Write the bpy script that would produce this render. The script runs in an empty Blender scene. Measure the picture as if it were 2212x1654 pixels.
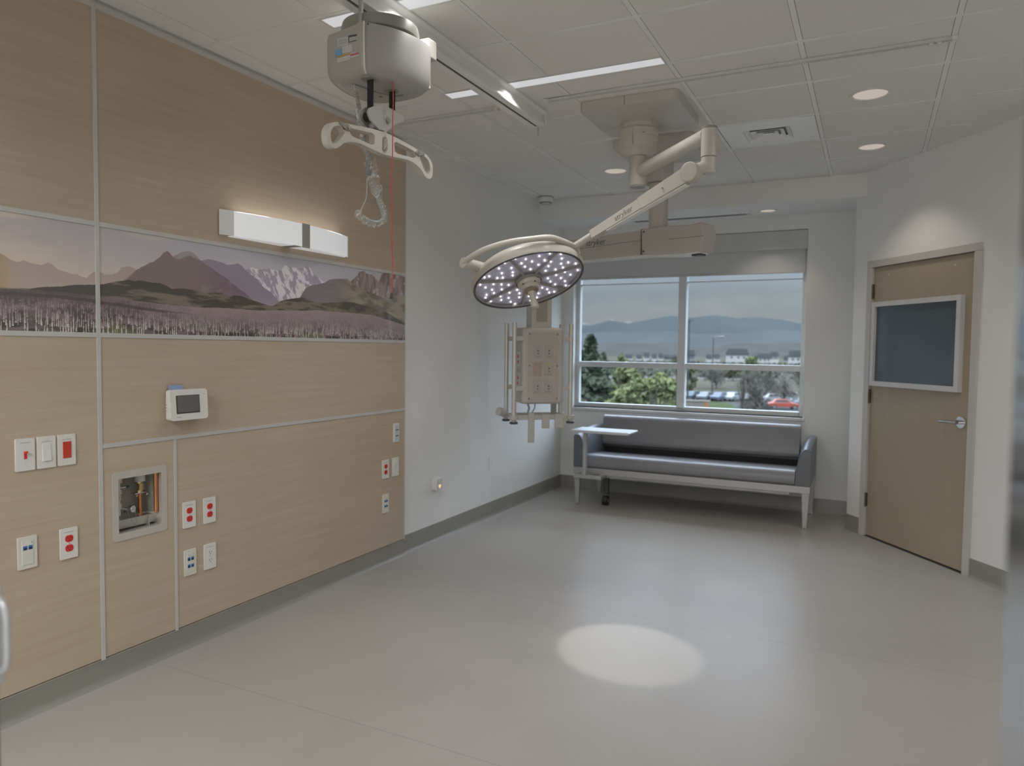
import bpy, bmesh, math, random
import numpy as np
from mathutils import Vector, Matrix
from mathutils.geometry import tessellate_polygon
random.seed(7)
S = bpy.context.scene
COL = S.collection

# ------------------------------------------------------------------ camera
CAM_H = 1.45
FPX = 1569.2
YAW, PIT, ROL = -0.45984145, -0.04826582, 0.0112007
f_ = Vector((math.sin(YAW)*math.cos(PIT), math.cos(YAW)*math.cos(PIT), math.sin(PIT)))
r0 = Vector((math.cos(YAW), -math.sin(YAW), 0)); u0 = r0.cross(f_)
r_ = math.cos(ROL)*r0 + math.sin(ROL)*u0
u_ = -math.sin(ROL)*r0 + math.cos(ROL)*u0
CAMP = Vector((0, 0, CAM_H))
cd = bpy.data.cameras.new('camera'); cam = bpy.data.objects.new('camera', cd); COL.objects.link(cam)
cam.matrix_world = Matrix(((r_.x, u_.x, -f_.x, 0), (r_.y, u_.y, -f_.y, 0), (r_.z, u_.z, -f_.z, CAM_H), (0, 0, 0, 1)))
cd.sensor_width = 36; cd.lens = FPX*36/2212; cd.clip_start = .05; cd.clip_end = 30000
cd.dof.use_dof = True; cd.dof.focus_distance = 3.3; cd.dof.aperture_fstop = 2.4
S.camera = cam

def ray(px, py): return f_*FPX + r_*(px-1106) - u_*(py-827)
def at_plane(px, py, p0, n):
    v = ray(px, py); return CAMP + v*((Vector(p0)-CAMP).dot(n)/v.dot(n))
def at_z(px, py, z): return at_plane(px, py, (0, 0, z), Vector((0, 0, 1)))
def at_y(px, py, y): return at_plane(px, py, (0, y, 0), Vector((0, 1, 0)))
def at_x(px, py, x): return at_plane(px, py, (x, 0, 0), Vector((1, 0, 0)))
def at_d(px, py, d):           # a point at horizontal distance d
    v = ray(px, py); return CAMP + v*(d/math.hypot(v.x, v.y))

# ------------------------------------------------------------------ light and exposure
S.view_settings.view_transform = 'Standard'; S.view_settings.look = 'None'
S.view_settings.exposure = 0; S.view_settings.gamma = 1; S.view_settings.use_curve_mapping = False
S.cycles.max_bounces = 10; S.cycles.diffuse_bounces = 6; S.cycles.transparent_max_bounces = 16
S.cycles.sample_clamp_indirect = 3
S.cycles.use_denoising = True

W = bpy.data.worlds.new('sky'); S.world = W; W.use_nodes = True
nt = W.node_tree; nt.nodes.clear()
def N(t, **k):
    n = nt.nodes.new(t)
    for a, b in k.items(): setattr(n, a, b)
    return n
out = N('ShaderNodeOutputWorld'); bg = N('ShaderNodeBackground')
tc = N('ShaderNodeTexCoord'); sx = N('ShaderNodeSeparateXYZ')
nt.links.new(tc.outputs['Generated'], sx.inputs[0])
rampZ = N('ShaderNodeValToRGB')
cr = rampZ.color_ramp
cr.elements[0].position = 0.0; cr.elements[0].color = (.30, .32, .335, 1)
cr.elements[1].position = .60; cr.elements[1].color = (5.8, 7.0, 8.6, 1)
e = cr.elements.new(.075); e.color = (.285, .335, .375, 1)
e = cr.elements.new(.14); e.color = (.45, .55, .68, 1)
e = cr.elements.new(.30); e.color = (2.2, 2.8, 3.7, 1)
nt.links.new(sx.outputs['Z'], rampZ.inputs[0])
mp = N('ShaderNodeMapping'); mp.inputs['Scale'].default_value = (3, 3, 14)
ns = N('ShaderNodeTexNoise'); ns.inputs['Scale'].default_value = 1.6; ns.inputs['Detail'].default_value = 5
nt.links.new(tc.outputs['Generated'], mp.inputs[0]); nt.links.new(mp.outputs[0], ns.inputs['Vector'])
r2 = N('ShaderNodeValToRGB'); r2.color_ramp.elements[0].position = .42; r2.color_ramp.elements[1].position = .72
r2.color_ramp.elements[0].color = (.96, .96, .96, 1); r2.color_ramp.elements[1].color = (1.22, 1.16, 1.08, 1)
nt.links.new(ns.outputs['Fac'], r2.inputs[0])
mx = N('ShaderNodeMix', data_type='RGBA', blend_type='MULTIPLY'); mx.inputs[0].default_value = 1
nt.links.new(rampZ.outputs[0], mx.inputs[6]); nt.links.new(r2.outputs[0], mx.inputs[7])
nt.links.new(mx.outputs[2], bg.inputs[0]); nt.links.new(bg.outputs[0], out.inputs[0])
WORLD_BG = bg

def light(name, kind, loc, energy, color=(1, 1, 1), target=None, **k):
    d = bpy.data.lights.new(name, kind); d.energy = energy; d.color = color
    for a, b in k.items(): setattr(d, a, b)
    o = bpy.data.objects.new(name, d); COL.objects.link(o); o.location = loc
    dirv = (Vector(target)-Vector(loc)) if target is not None else Vector((0, 0, -1))
    o.rotation_euler = dirv.to_track_quat('-Z', 'Y').to_euler()
    return o
light('sun', 'SUN', (0, -20, 40), .75, (1, .95, .88), target=(6, 4, 12), angle=.02)
WARM = (1, .93, .85)
# the two long ceiling troffers (louvred: they throw their light downwards)
TROF = [(-1.57, 2.545), (-1.57, 3.555)]
for i, (x, y) in enumerate(TROF):
    light('troffer_light', 'AREA', (x, y, 2.846), 7.5, (.985, .99, 1), shape='RECTANGLE', size=1.2, size_y=.08, spread=math.radians(128))
CORR_FILL = [(-1.8, -.8), (-.75, -1.6)]  # added fill lamps behind the camera, without fixtures
TROF_FILL = [(1.25, 2.545), (1.25, 3.555)]      # unseen pair added on the other side of the room for fill light
for x, y in TROF_FILL:
    light('troffer_light', 'AREA', (x, y, 2.846), 8, (.96, .985, 1), shape='RECTANGLE', size=1.1, size_y=.08, spread=math.radians(170))  # fill light of the added pair
for x, y in CORR_FILL:
    light('corridor_light', 'AREA', (x, y, 2.846), 64, (.96, .985, 1), shape='RECTANGLE', size=1.2, size_y=.5, spread=math.radians(165))

# ------------------------------------------------------------------ helpers
MW = {}
def lin(c):
    return tuple(((v/255)/12.92 if v/255 <= .04045 else ((v/255+.055)/1.055)**2.4) for v in c)
MATS = {}
def mat(name, col, rough=.5, metal=0, var=.04, scale=8, bump=0, bscale=60, coat=0, emit=None, es=0, stretch=(1, 1, 1), spec=.5):
    if name in MATS: return MATS[name]
    m = bpy.data.materials.new(name); m.use_nodes = True; t = m.node_tree
    b = t.nodes['Principled BSDF']
    b.inputs['Roughness'].default_value = rough; b.inputs['Metallic'].default_value = metal
    b.inputs['Specular IOR Level'].default_value = spec
    if coat: b.inputs['Coat Weight'].default_value = coat; b.inputs['Coat Roughness'].default_value = .04
    co = t.nodes.new('ShaderNodeTexCoord'); mpn = t.nodes.new('ShaderNodeMapping'); mpn.inputs['Scale'].default_value = stretch
    t.links.new(co.outputs['Object'], mpn.inputs[0])
    n = t.nodes.new('ShaderNodeTexNoise'); n.inputs['Scale'].default_value = scale; n.inputs['Detail'].default_value = 4
    t.links.new(mpn.outputs[0], n.inputs['Vector'])
    r = t.nodes.new('ShaderNodeValToRGB'); r.color_ramp.elements[0].position = .3; r.color_ramp.elements[1].position = .7
    r.color_ramp.elements[0].color = tuple(max(0, c*(1-var)) for c in col)+(1,)
    r.color_ramp.elements[1].color = tuple(min(1, c*(1+var)) for c in col)+(1,)
    t.links.new(n.outputs['Fac'], r.inputs[0]); t.links.new(r.outputs[0], b.inputs['Base Color'])
    if bump:
        n2 = t.nodes.new('ShaderNodeTexNoise'); n2.inputs['Scale'].default_value = bscale; n2.inputs['Detail'].default_value = 3
        t.links.new(mpn.outputs[0], n2.inputs['Vector'])
        bp = t.nodes.new('ShaderNodeBump'); bp.inputs['Strength'].default_value = bump; bp.inputs['Distance'].default_value = .002
        t.links.new(n2.outputs['Fac'], bp.inputs['Height']); t.links.new(bp.outputs[0], b.inputs['Normal'])
    if emit:
        b.inputs['Emission Color'].default_value = emit+(1,); b.inputs['Emission Strength'].default_value = es
    MATS[name] = m; return m

class MB:
    def __init__(s): s.v = []; s.f = []; s.smooth = []
    def add(s, vs, fs, sm=False):
        o = len(s.v); s.v += [Vector(v) for v in vs]
        for f in fs: s.f.append(tuple(i+o for i in f)); s.smooth.append(sm)
        return s
    def box(s, x0, x1, y0, y1, z0, z1, M=None):
        vs = [Vector((x, y, z)) for z in (z0, z1) for y in (y0, y1) for x in (x0, x1)]
        if M is not None: vs = [M @ v for v in vs]
        return s.add(vs, [(0, 2, 3, 1), (4, 5, 7, 6), (0, 1, 5, 4), (2, 6, 7, 3), (0, 4, 6, 2), (1, 3, 7, 5)])
    def cyl(s, p, q, r, r2=None, n=24, cap=True, sm=True):
        p = Vector(p); q = Vector(q); r2 = r if r2 is None else r2
        d = (q-p).normalized(); a = d.orthogonal().normalized(); b = d.cross(a)
        vs = []
        for c, rr in ((p, r), (q, r2)):
            for i in range(n):
                t = 2*math.pi*i/n; vs.append(c+(a*math.cos(t)+b*math.sin(t))*rr)
        o = len(s.v); s.add(vs, [(i, (i+1) % n, n+(i+1) % n, n+i) for i in range(n)], sm)
        if cap:
            s.f += [tuple(o+i for i in range(n-1, -1, -1)), tuple(o+n+i for i in range(n))]; s.smooth += [False, False]
        return s
    def lathe(s, prof, M=None, n=48, sm=True, close=False):   # prof: (r, z) pairs round the z axis
        M = M or Matrix(); vs = []
        for r, z in prof:
            for i in range(n):
                t = 2*math.pi*i/n; vs.append(M @ Vector((r*math.cos(t), r*math.sin(t), z)))
        m = len(prof); fs = []
        for k in range(m if close else m-1):
            k2 = (k+1) % m
            for i in range(n): fs.append((k*n+i, k*n+(i+1) % n, k2*n+(i+1) % n, k2*n+i))
        return s.add(vs, fs, sm)
    def tube(s, pts, r, n=12, sm=True, flat=1.0):
        pts = [Vector(p) for p in pts]; m = len(pts); vs = []; a = None
        for i, p in enumerate(pts):
            d = ((pts[min(i+1, m-1)]-pts[max(i-1, 0)])).normalized()
            if a is None: a = d.orthogonal().normalized()
            a = (a-d*a.dot(d)).normalized(); b = d.cross(a)
            rr = r[i] if isinstance(r, (list, tuple)) else r
            for k in range(n):
                t = 2*math.pi*k/n; vs.append(p+(a*math.cos(t)+b*math.sin(t)*flat)*rr)
        fs = [(i*n+k, i*n+(k+1) % n, (i+1)*n+(k+1) % n, (i+1)*n+k) for i in range(m-1) for k in range(n)]
        o = len(s.v); s.add(vs, fs, sm)
        s.f += [tuple(o+i for i in range(n-1, -1, -1)), tuple(o+(m-1)*n+i for i in range(n))]; s.smooth += [False, False]
        return s
    def prism(s, poly, d0, d1, M, sm=False):     # 2D polygon (x, y) extruded in local z between d0 and d1
        n = len(poly); vs = [M @ Vector((x, y, d)) for d in (d0, d1) for x, y in poly]
        tri = tessellate_polygon([[Vector((x, y, 0)) for x, y in poly]])
        area = sum(poly[i][0]*poly[(i+1) % n][1]-poly[(i+1) % n][0]*poly[i][1] for i in range(n))
        fs = []
        for t in tri: fs += [tuple(t), tuple(i+n for i in reversed(t))]
        o = len(s.v); s.add(vs, fs, False)
        for i in range(n): s.f.append((o+i, o+(i+1) % n, o+n+(i+1) % n, o+n+i)); s.smooth.append(sm)
        return s
    def sphere(s, c, r, n=16, m=10, sc=(1, 1, 1), M=None):
        M = M or Matrix.Translation(Vector(c)); vs = []; fs = []
        for j in range(m+1):
            ph = math.pi*j/m
            for i in range(n):
                t = 2*math.pi*i/n
                vs.append(M @ Vector((r*sc[0]*math.sin(ph)*math.cos(t), r*sc[1]*math.sin(ph)*math.sin(t), r*sc[2]*math.cos(ph))))
        for j in range(m):
            for i in range(n): fs.append((j*n+i, (j+1)*n+i, (j+1)*n+(i+1) % n, j*n+(i+1) % n))
        return s.add(vs, fs, True)
    def build(s, name, m, parent=None, bevel=0, seg=2, auto=35, smooth_all=False, loc=None, recalc=True):
        me = bpy.data.meshes.new(name)
        vs = s.v
        M = MW.get(parent.name) if parent is not None else (Matrix.Translation(Vector(loc)) if loc is not None else None)
        if M is not None:
            Mi = M.inverted(); vs = [Mi @ v for v in vs]
        me.from_pydata([tuple(v) for v in vs], [], s.f)
        me.polygons.foreach_set('use_smooth', [True]*len(s.f) if (smooth_all or bevel) else s.smooth)
        me.update()
        if recalc:
            bm = bmesh.new(); bm.from_mesh(me); bmesh.ops.remove_doubles(bm, verts=bm.verts, dist=1e-6)
            bmesh.ops.recalc_face_normals(bm, faces=bm.faces); bm.to_mesh(me); bm.free()
        me.set_sharp_from_angle(angle=math.radians(auto))
        me.materials.append(m)
        o = bpy.data.objects.new(name, me); COL.objects.link(o)
        if parent is not None: o.parent = parent; MW[o.name] = M
        elif loc is not None: o.location = loc; MW[o.name] = M
        else: MW[o.name] = Matrix()
        if bevel:
            b = o.modifiers.new('bevel', 'BEVEL'); b.width = bevel; b.segments = seg; b.limit_method = 'ANGLE'; b.angle_limit = math.radians(40)
            b.harden_normals = True
        return o
def empty(name, loc, label, cat, group=None, rz=0):
    o = bpy.data.objects.new(name, None); COL.objects.link(o); o.location = loc; o.rotation_euler = (0, 0, rz)
    MW[o.name] = Matrix.Translation(Vector(loc)) @ Matrix.Rotation(rz, 4, 'Z')
    return tag(o, label, cat, group)
def tag(o, label=None, cat=None, group=None, kind=None):
    if label: o['label'] = label
    if cat: o['category'] = cat
    if group: o['group'] = group
    if kind: o['kind'] = kind
    return o
def st(o): o['kind'] = 'structure'; return o
def frame(o, x, y, z):     # matrix from origin and three axes
    x, y, z = Vector(x).normalized(), Vector(y).normalized(), Vector(z).normalized()
    return Matrix(((x.x, y.x, z.x, o[0]), (x.y, y.y, z.y, o[1]), (x.z, y.z, z.z, o[2]), (0, 0, 0, 1)))
def rrect(w, h, r, n=6, cx=0, cy=0):
    pts = []
    for sx_, sy_, a0 in ((1, 1, 0), (-1, 1, 90), (-1, -1, 180), (1, -1, 270)):
        for k in range(n+1):
            a = math.radians(a0+90*k/n); pts.append((cx+sx_*(w/2-r)+r*math.cos(a), cy+sy_*(h/2-r)+r*math.sin(a)))
    return pts
def smooth(pts, n=8):
    P_ = [Vector(p) for p in pts]; P_ = [P_[0]*2-P_[1]]+P_+[P_[-1]*2-P_[-2]]; out_ = []
    for i in range(1, len(P_)-2):
        for k in range(n):
            t = k/n; out_.append(.5*((2*P_[i])+(-P_[i-1]+P_[i+1])*t+(2*P_[i-1]-5*P_[i]+4*P_[i+1]-P_[i+2])*t*t+(-P_[i-1]+3*P_[i]-3*P_[i+1]+P_[i+2])*t**3))
    return out_+[P_[-2]]
def text(name, s, M, size, m, parent, ext=.0004, shear=0, bold=0):
    c = bpy.data.curves.new(name, 'FONT'); c.body = s; c.size = size; c.extrude = ext; c.align_x = 'CENTER'; c.align_y = 'CENTER'; c.shear = shear; c.offset = bold
    o = bpy.data.objects.new(name, c); COL.objects.link(o)
    dg = bpy.context.evaluated_depsgraph_get(); me = bpy.data.meshes.new_from_object(o.evaluated_get(dg))
    COL.objects.unlink(o); bpy.data.objects.remove(o)
    me.transform(MW[parent.name].inverted() @ M); me.materials.clear(); me.materials.append(m)
    t = bpy.data.objects.new(name, me); COL.objects.link(t); t.parent = parent; return t

# ------------------------------------------------------------------ materials
m_wall = mat('wall_paint', (.79, .785, .765), .55, var=.015, scale=3, bump=.05, bscale=150)
m_ceil = mat('ceiling_tile', (.76, .745, .715), .9, var=.03, scale=220, bump=.35, bscale=260)
m_tee = mat('ceiling_tee', (.82, .82, .80), .25, var=.01)
m_base = mat('rubber_baseboard', (.26, .245, .215), .35, var=.03)
m_trim = mat('aluminium_trim', (.60, .59, .57), .38, metal=.25, var=.02)
m_frame = mat('door_frame_paint', (.54, .515, .485), .35, var=.02)
m_plate = mat('white_plastic', (.72, .71, .67), .3, var=.01)
m_plate2 = mat('ivory_plastic', (.68, .66, .585), .3, var=.01)
m_cream = mat('cream_enamel', (.52, .485, .43), .28, var=.012)
m_cream2 = mat('cream_enamel_boom', (.515, .485, .445), .33, var=.012)
m_lift = mat('lift_grey_plastic', (.37, .352, .325), .33, var=.012)
m_liftdk = mat('lift_olive_plastic', (.25, .245, .215), .35, var=.02)
m_red = mat('red_plastic', (.62, .035, .03), .3, var=.03)
m_redo = mat('orange_red_plastic', (.55, .05, .025), .3, var=.03)
m_black = mat('black_rubber', (.02, .02, .02), .55, var=.1)
m_dark = mat('dark_grey', (.06, .06, .062), .4, var=.05)
m_steel = mat('brushed_steel', (.55, .54, .52), .28, metal=1, var=.05, stretch=(1, 1, 12))
m_steelf = mat('stainless_sheet', (.62, .60, .56), .38, metal=.55, var=.04)
m_chrome = mat('chrome', (.75, .75, .75), .12, metal=1, var=.01)
m_winal = mat('window_aluminium', (.66, .68, .69), .35, metal=.1, var=.02)
m_blue = mat('blue_jack', (.05, .18, .42), .4, var=.05)
m_ink = mat('grey_ink', (.22, .22, .22), .6, var=.02)
m_strap = mat('black_webbing', (.018, .016, .014), .8, var=.2, scale=120, bump=.5, bscale=400)
m_red_cord = mat('red_cord', (.5, .05, .035), .6, var=.1, scale=200)
m_copper = mat('copper_pipe', (.72, .33, .14), .3, metal=1, var=.1)
m_brass = mat('brass', (.68, .53, .26), .3, metal=1, var=.08)

def simple_emit(name, col, s, base=(.8, .8, .8)):
    return mat(name, base, .4, emit=col, es=s, var=.005)
m_tube = simple_emit('troffer_diffuser', (.54, .54, .56), 1.0, (.1, .1, .1))
m_dl = simple_emit('downlight_lens', (.42, .36, .32), 1.0, (.25, .22, .2))

def wood_mat(name, c0, c1, cstreak, flow='Y', scale=1.0, rough=.3, coat=.15):
    m = bpy.data.materials.new(name); m.use_nodes = True; t = m.node_tree; b = t.nodes['Principled BSDF']
    b.inputs['Roughness'].default_value = rough; b.inputs['Coat Weight'].default_value = coat; b.inputs['Coat Roughness'].default_value = .12
    g = t.nodes.new('ShaderNodeNewGeometry'); mp_ = t.nodes.new('ShaderNodeMapping')
    t.links.new(g.outputs['Position'], mp_.inputs[0])
    # slow warp so that the grain waves along the panel
    w = t.nodes.new('ShaderNodeTexNoise'); w.inputs['Scale'].default_value = .9; w.inputs['Detail'].default_value = 1
    t.links.new(g.outputs['Position'], w.inputs['Vector'])
    ma = t.nodes.new('ShaderNodeVectorMath'); ma.operation = 'MULTIPLY_ADD'
    t.links.new(w.outputs['Color'], ma.inputs[0])
    ma.inputs[1].default_value = (.02, .02, .07) if flow == 'Y' else (.04, .04, .02)
    t.links.new(mp_.outputs[0], ma.inputs[2])
    m2 = t.nodes.new('ShaderNodeMapping'); m2.inputs['Scale'].default_value = (1, 1.3, 30) if flow == 'Y' else (28, 28, 1.2)
    t.links.new(ma.outputs[0], m2.inputs[0])
    n = t.nodes.new('ShaderNodeTexNoise'); n.inputs['Scale'].default_value = 1.6*scale; n.inputs['Detail'].default_value = 7; n.inputs['Roughness'].default_value = .62
    t.links.new(m2.outputs[0], n.inputs['Vector'])
    r = t.nodes.new('ShaderNodeValToRGB'); r.color_ramp.elements[0].position = .32; r.color_ramp.elements[1].position = .68
    r.color_ramp.elements[0].color = c0+(1,); r.color_ramp.elements[1].color = c1+(1,)
    e_ = r.color_ramp.elements.new(.76); e_.color = cstreak+(1,)
    t.links.new(n.outputs['Fac'], r.inputs[0]); t.links.new(r.outputs[0], b.inputs['Base Color'])
    return m
m_lam = wood_mat('beige_wood_laminate', (.475, .372, .275), (.53, .428, .325), (.61, .51, .41))
m_doorw = wood_mat('maple_door', (.375, .310, .225), (.395, .328, .24), (.42, .35, .258), flow='Z', rough=.35)

# floor: vinyl sheet with welded seams
m_floor = bpy.data.materials.new('vinyl_floor'); m_floor.use_nodes = True
t = m_floor.node_tree; b = t.nodes['Principled BSDF']
g = t.nodes.new('ShaderNodeNewGeometry'); sp = t.nodes.new('ShaderNodeSeparateXYZ'); t.links.new(g.outputs['Position'], sp.inputs[0])
n = t.nodes.new('ShaderNodeTexNoise'); n.inputs['Scale'].default_value = 2.2; n.inputs['Detail'].default_value = 6; n.inputs['Roughness'].default_value = .6
t.links.new(g.outputs['Position'], n.inputs['Vector'])
r = t.nodes.new('ShaderNodeValToRGB'); r.color_ramp.elements[0].position = .3; r.color_ramp.elements[1].position = .7
r.color_ramp.elements[0].color = (.352, .325, .294, 1); r.color_ramp.elements[1].color = (.380, .352, .318, 1)
t.links.new(n.outputs['Fac'], r.inputs[0])
prev = r.outputs[0]
for ys in (.56, 2.19, 3.785, 5.4):
    a = t.nodes.new('ShaderNodeMath'); a.operation = 'SUBTRACT'; a.inputs[1].default_value = ys; t.links.new(sp.outputs['Y'], a.inputs[0])
    a2 = t.nodes.new('ShaderNodeMath'); a2.operation = 'ABSOLUTE'; t.links.new(a.outputs[0], a2.inputs[0])
    a3 = t.nodes.new('ShaderNodeMath'); a3.operation = 'LESS_THAN'; a3.inputs[1].default_value = .0022; t.links.new(a2.outputs[0], a3.inputs[0])
    a4 = t.nodes.new('ShaderNodeMath'); a4.operation = 'MULTIPLY'; a4.inputs[1].default_value = .6; t.links.new(a3.outputs[0], a4.inputs[0])
    mx_ = t.nodes.new('ShaderNodeMix'); mx_.data_type = 'RGBA'; t.links.new(a4.outputs[0], mx_.inputs[0]); t.links.new(prev, mx_.inputs[6]); mx_.inputs[7].default_value = (.25, .235, .21, 1)
    prev = mx_.outputs[2]
t.links.new(prev, b.inputs['Base Color'])
b.inputs['Roughness'].default_value = .33; b.inputs['Specular IOR Level'].default_value = .17
n3 = t.nodes.new('ShaderNodeTexNoise'); n3.inputs['Scale'].default_value = 3; bpn = t.nodes.new('ShaderNodeBump'); bpn.inputs['Strength'].default_value = .06; bpn.inputs['Distance'].default_value = .01
t.links.new(g.outputs['Position'], n3.inputs['Vector']); t.links.new(n3.outputs['Fac'], bpn.inputs['Height']); t.links.new(bpn.outputs[0], b.inputs['Normal'])

def glass_mat(name, tint, refl=1.0):
    m = bpy.data.materials.new(name); m.use_nodes = True; t = m.node_tree; t.nodes.clear()
    o = t.nodes.new('ShaderNodeOutputMaterial'); tr = t.nodes.new('ShaderNodeBsdfTransparent'); gl = t.nodes.new('ShaderNodeBsdfGlossy')
    tr.inputs[0].default_value = tint+(1,); gl.inputs['Roughness'].default_value = .02
    fr = t.nodes.new('ShaderNodeFresnel'); fr.inputs[0].default_value = 1.45
    mu = t.nodes.new('ShaderNodeMath'); mu.operation = 'MULTIPLY'; mu.inputs[1].default_value = refl
    mxs = t.nodes.new('ShaderNodeMixShader')
    t.links.new(fr.outputs[0], mu.inputs[0]); t.links.new(mu.outputs[0], mxs.inputs[0]); t.links.new(tr.outputs[0], mxs.inputs[1]); t.links.new(gl.outputs[0], mxs.inputs[2]); t.links.new(mxs.outputs[0], o.inputs[0])
    return m
m_glass = glass_mat('window_glass', (.98, .99, .99), .12)

# ------------------------------------------------------------------ room shell
CZ = 2.86; XL = -2.91; YB = 7.05; PX = -2.89
A0 = Vector((-.150, 6.52, 0)); DW = Vector((.5902, -.8072, 0)); NWL = Vector((-.8072, -.5902, 0))   # angled door wall and its room-side normal
def wp(s, d=0, z=0): return A0 + DW*s + NWL*d + Vector((0, 0, z))
st(MB().box(XL-.3, 4, -2.6, YB+.2, -.12, 0).build('floor', m_floor))
# ceiling: lay-in tiles hung between tee bars
gx = [-2.78, -2.17, -1.56, -.943, -.34, .282, .892, 1.5, 2.11, 2.72]
gy = [-2.58, -2.01, -1.45, -.89, -.33, .23, .80, 1.36, 1.93, 2.49, 3.05, 3.605, 4.16, 4.735, 5.31, 5.88]
cx_ = [XL]+gx+[3.4]; cy_ = gy+[6.42]
mb = MB()
VENT = (3, 13)
for i in range(len(cx_)-1):
    for j in range(len(cy_)-1):
        if abs((cx_[i]+cx_[i+1])/2+.64) < .1 and 4.735 <= cy_[j] < 4.8: continue
        h = .012; g_ = .0018
        a = cx_[i]+(h+g_ if i else .022); c = cx_[i+1]-h-g_
        mb.box(a, c, cy_[j]+h+g_, cy_[j+1]-(h+g_ if j < len(cy_)-2 else .006), CZ-.001, CZ+.012)
mb.box(XL-.3, 4, -2.6, YB+.2, CZ+.03, CZ+.15)
st(mb.build('ceiling', m_ceil))
mb = MB()
for x in gx: mb.box(x-.012, x+.012, -2.6, 6.42, CZ-.002, CZ+.02)
for y in gy: mb.box(XL, 3.4, y-.012, y+.012, CZ-.0022, CZ+.021)
mb.box(XL, XL+.02, -2.6, 6.42, CZ-.003, CZ+.02)
st(mb.build('trim_1', m_tee))
# walls
BY0, BY1, BZ0, BZ1 = 2.022, 2.245, .622, .872          # recess for the valve box
mb = MB(); mb.box(XL-.15, XL, -2.6, BY0, 0, CZ+.1).box(XL-.15, XL, BY1, YB+.2, 0, CZ+.1).box(XL-.15, XL, BY0, BY1, 0, BZ0).box(XL-.15, XL, BY0, BY1, BZ1, CZ+.1).box(XL-.17, XL-.15, -2.6, YB+.2, 0, CZ+.1)
st(mb.build('wall_left', m_wall))
WX0, WX1, WZ0, WZ1 = -2.795, -.545, .845, 2.545
mb = MB()
mb.box(XL, WX0, YB, YB+.2, 0, CZ+.1).box(WX1, .9, YB, YB+.2, 0, CZ+.1).box(WX0, WX1, YB, YB+.2, 0, WZ0).box(WX0, WX1, YB, YB+.2, WZ1, CZ+.1)
st(mb.build('wall_back', m_wall))
st(MB().box(XL, .05, 6.42, YB, 2.675, CZ+.05).build('wall_bulkhead', m_wall))
# angled wall, with the door opening cut out
DS0, DS1, DZ = .175, 1.285, 2.155
M_w = frame(A0, DW, NWL, (0, 0, 1)) if DW.cross(NWL).z > 0 else frame(A0, DW, NWL, (0, 0, 1))
def wbox(mb, s0, s1, d0, d1, z0, z1):
    vs = [wp(s, d, z) for z in (z0, z1) for d in (d0, d1) for s in (s0, s1)]
    return mb.add(vs, [(0, 2, 3, 1), (4, 5, 7, 6), (0, 1, 5, 4), (2, 6, 7, 3), (0, 4, 6, 2), (1, 3, 7, 5)])
mb = MB(); SEND = 3.15
wbox(mb, 0, DS0+.03, -.14, 0, 0, CZ+.1); wbox(mb, DS1-.03, SEND, -.14, 0, 0, CZ+.1); wbox(mb, DS0+.03, DS1-.03, -.14, 0, DZ-.03, CZ+.1)
st(mb.build('wall_right', m_wall))
e = wp(SEND)
st(MB().box(e.x, e.x+.15, -2.6, e.y+.1, 0, CZ+.1).build('wall_corridor', m_wall))
st(MB().box(XL, e.x+.1, -2.75, -2.6, 0, CZ+.1).build('wall_front', m_wall))
st(MB().box(.0, .12, 6.5, YB, 0, CZ).build('wall_return', m_wall))
# the dark space behind the wooden door
mb = MB(); wbox(mb, DS0-.1, DS1+.1, -1.0, -.95, -.05, 2.4); st(mb.build('wall_closet', m_dark))
# baseboards with a coved foot
def cove(mb, p, q, nrm, h, th=.006):
    p = Vector(p); q = Vector(q); nrm = Vector(nrm).normalized()
    prof = [(0, h), (th*.5, h), (th, h-.006), (th, .03), (th+.004, .014), (th+.012, .003), (th+.014, 0), (0, 0)]
    vs = [(a+nrm*d+Vector((0, 0, z))) for a in (p, q) for d, z in prof]; n = len(prof)
    mb.add(vs, [(i, (i+1) % n, n+(i+1) % n, n+i) for i in range(n)]+[tuple(range(n)), tuple(range(2*n-1, n-1, -1))])
mb = MB(); cove(mb, (XL, -2.6, 0), (XL, 4.165, 0), (1, 0, 0), .112, .022)
cove(mb, (XL, 4.165, 0), (XL, YB, 0), (1, 0, 0), .125)
st(mb.build('baseboard_left', m_base))
mb = MB(); cove(mb, (XL, YB, 0), (0, YB, 0), (0, -1, 0), .125); st(mb.build('baseboard_back', m_base))
mb = MB(); cove(mb, wp(0), wp(DS0), NWL, .125); cove(mb, wp(DS1), wp(SEND), NWL, .125); st(mb.build('baseboard_right', m_base))

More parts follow.
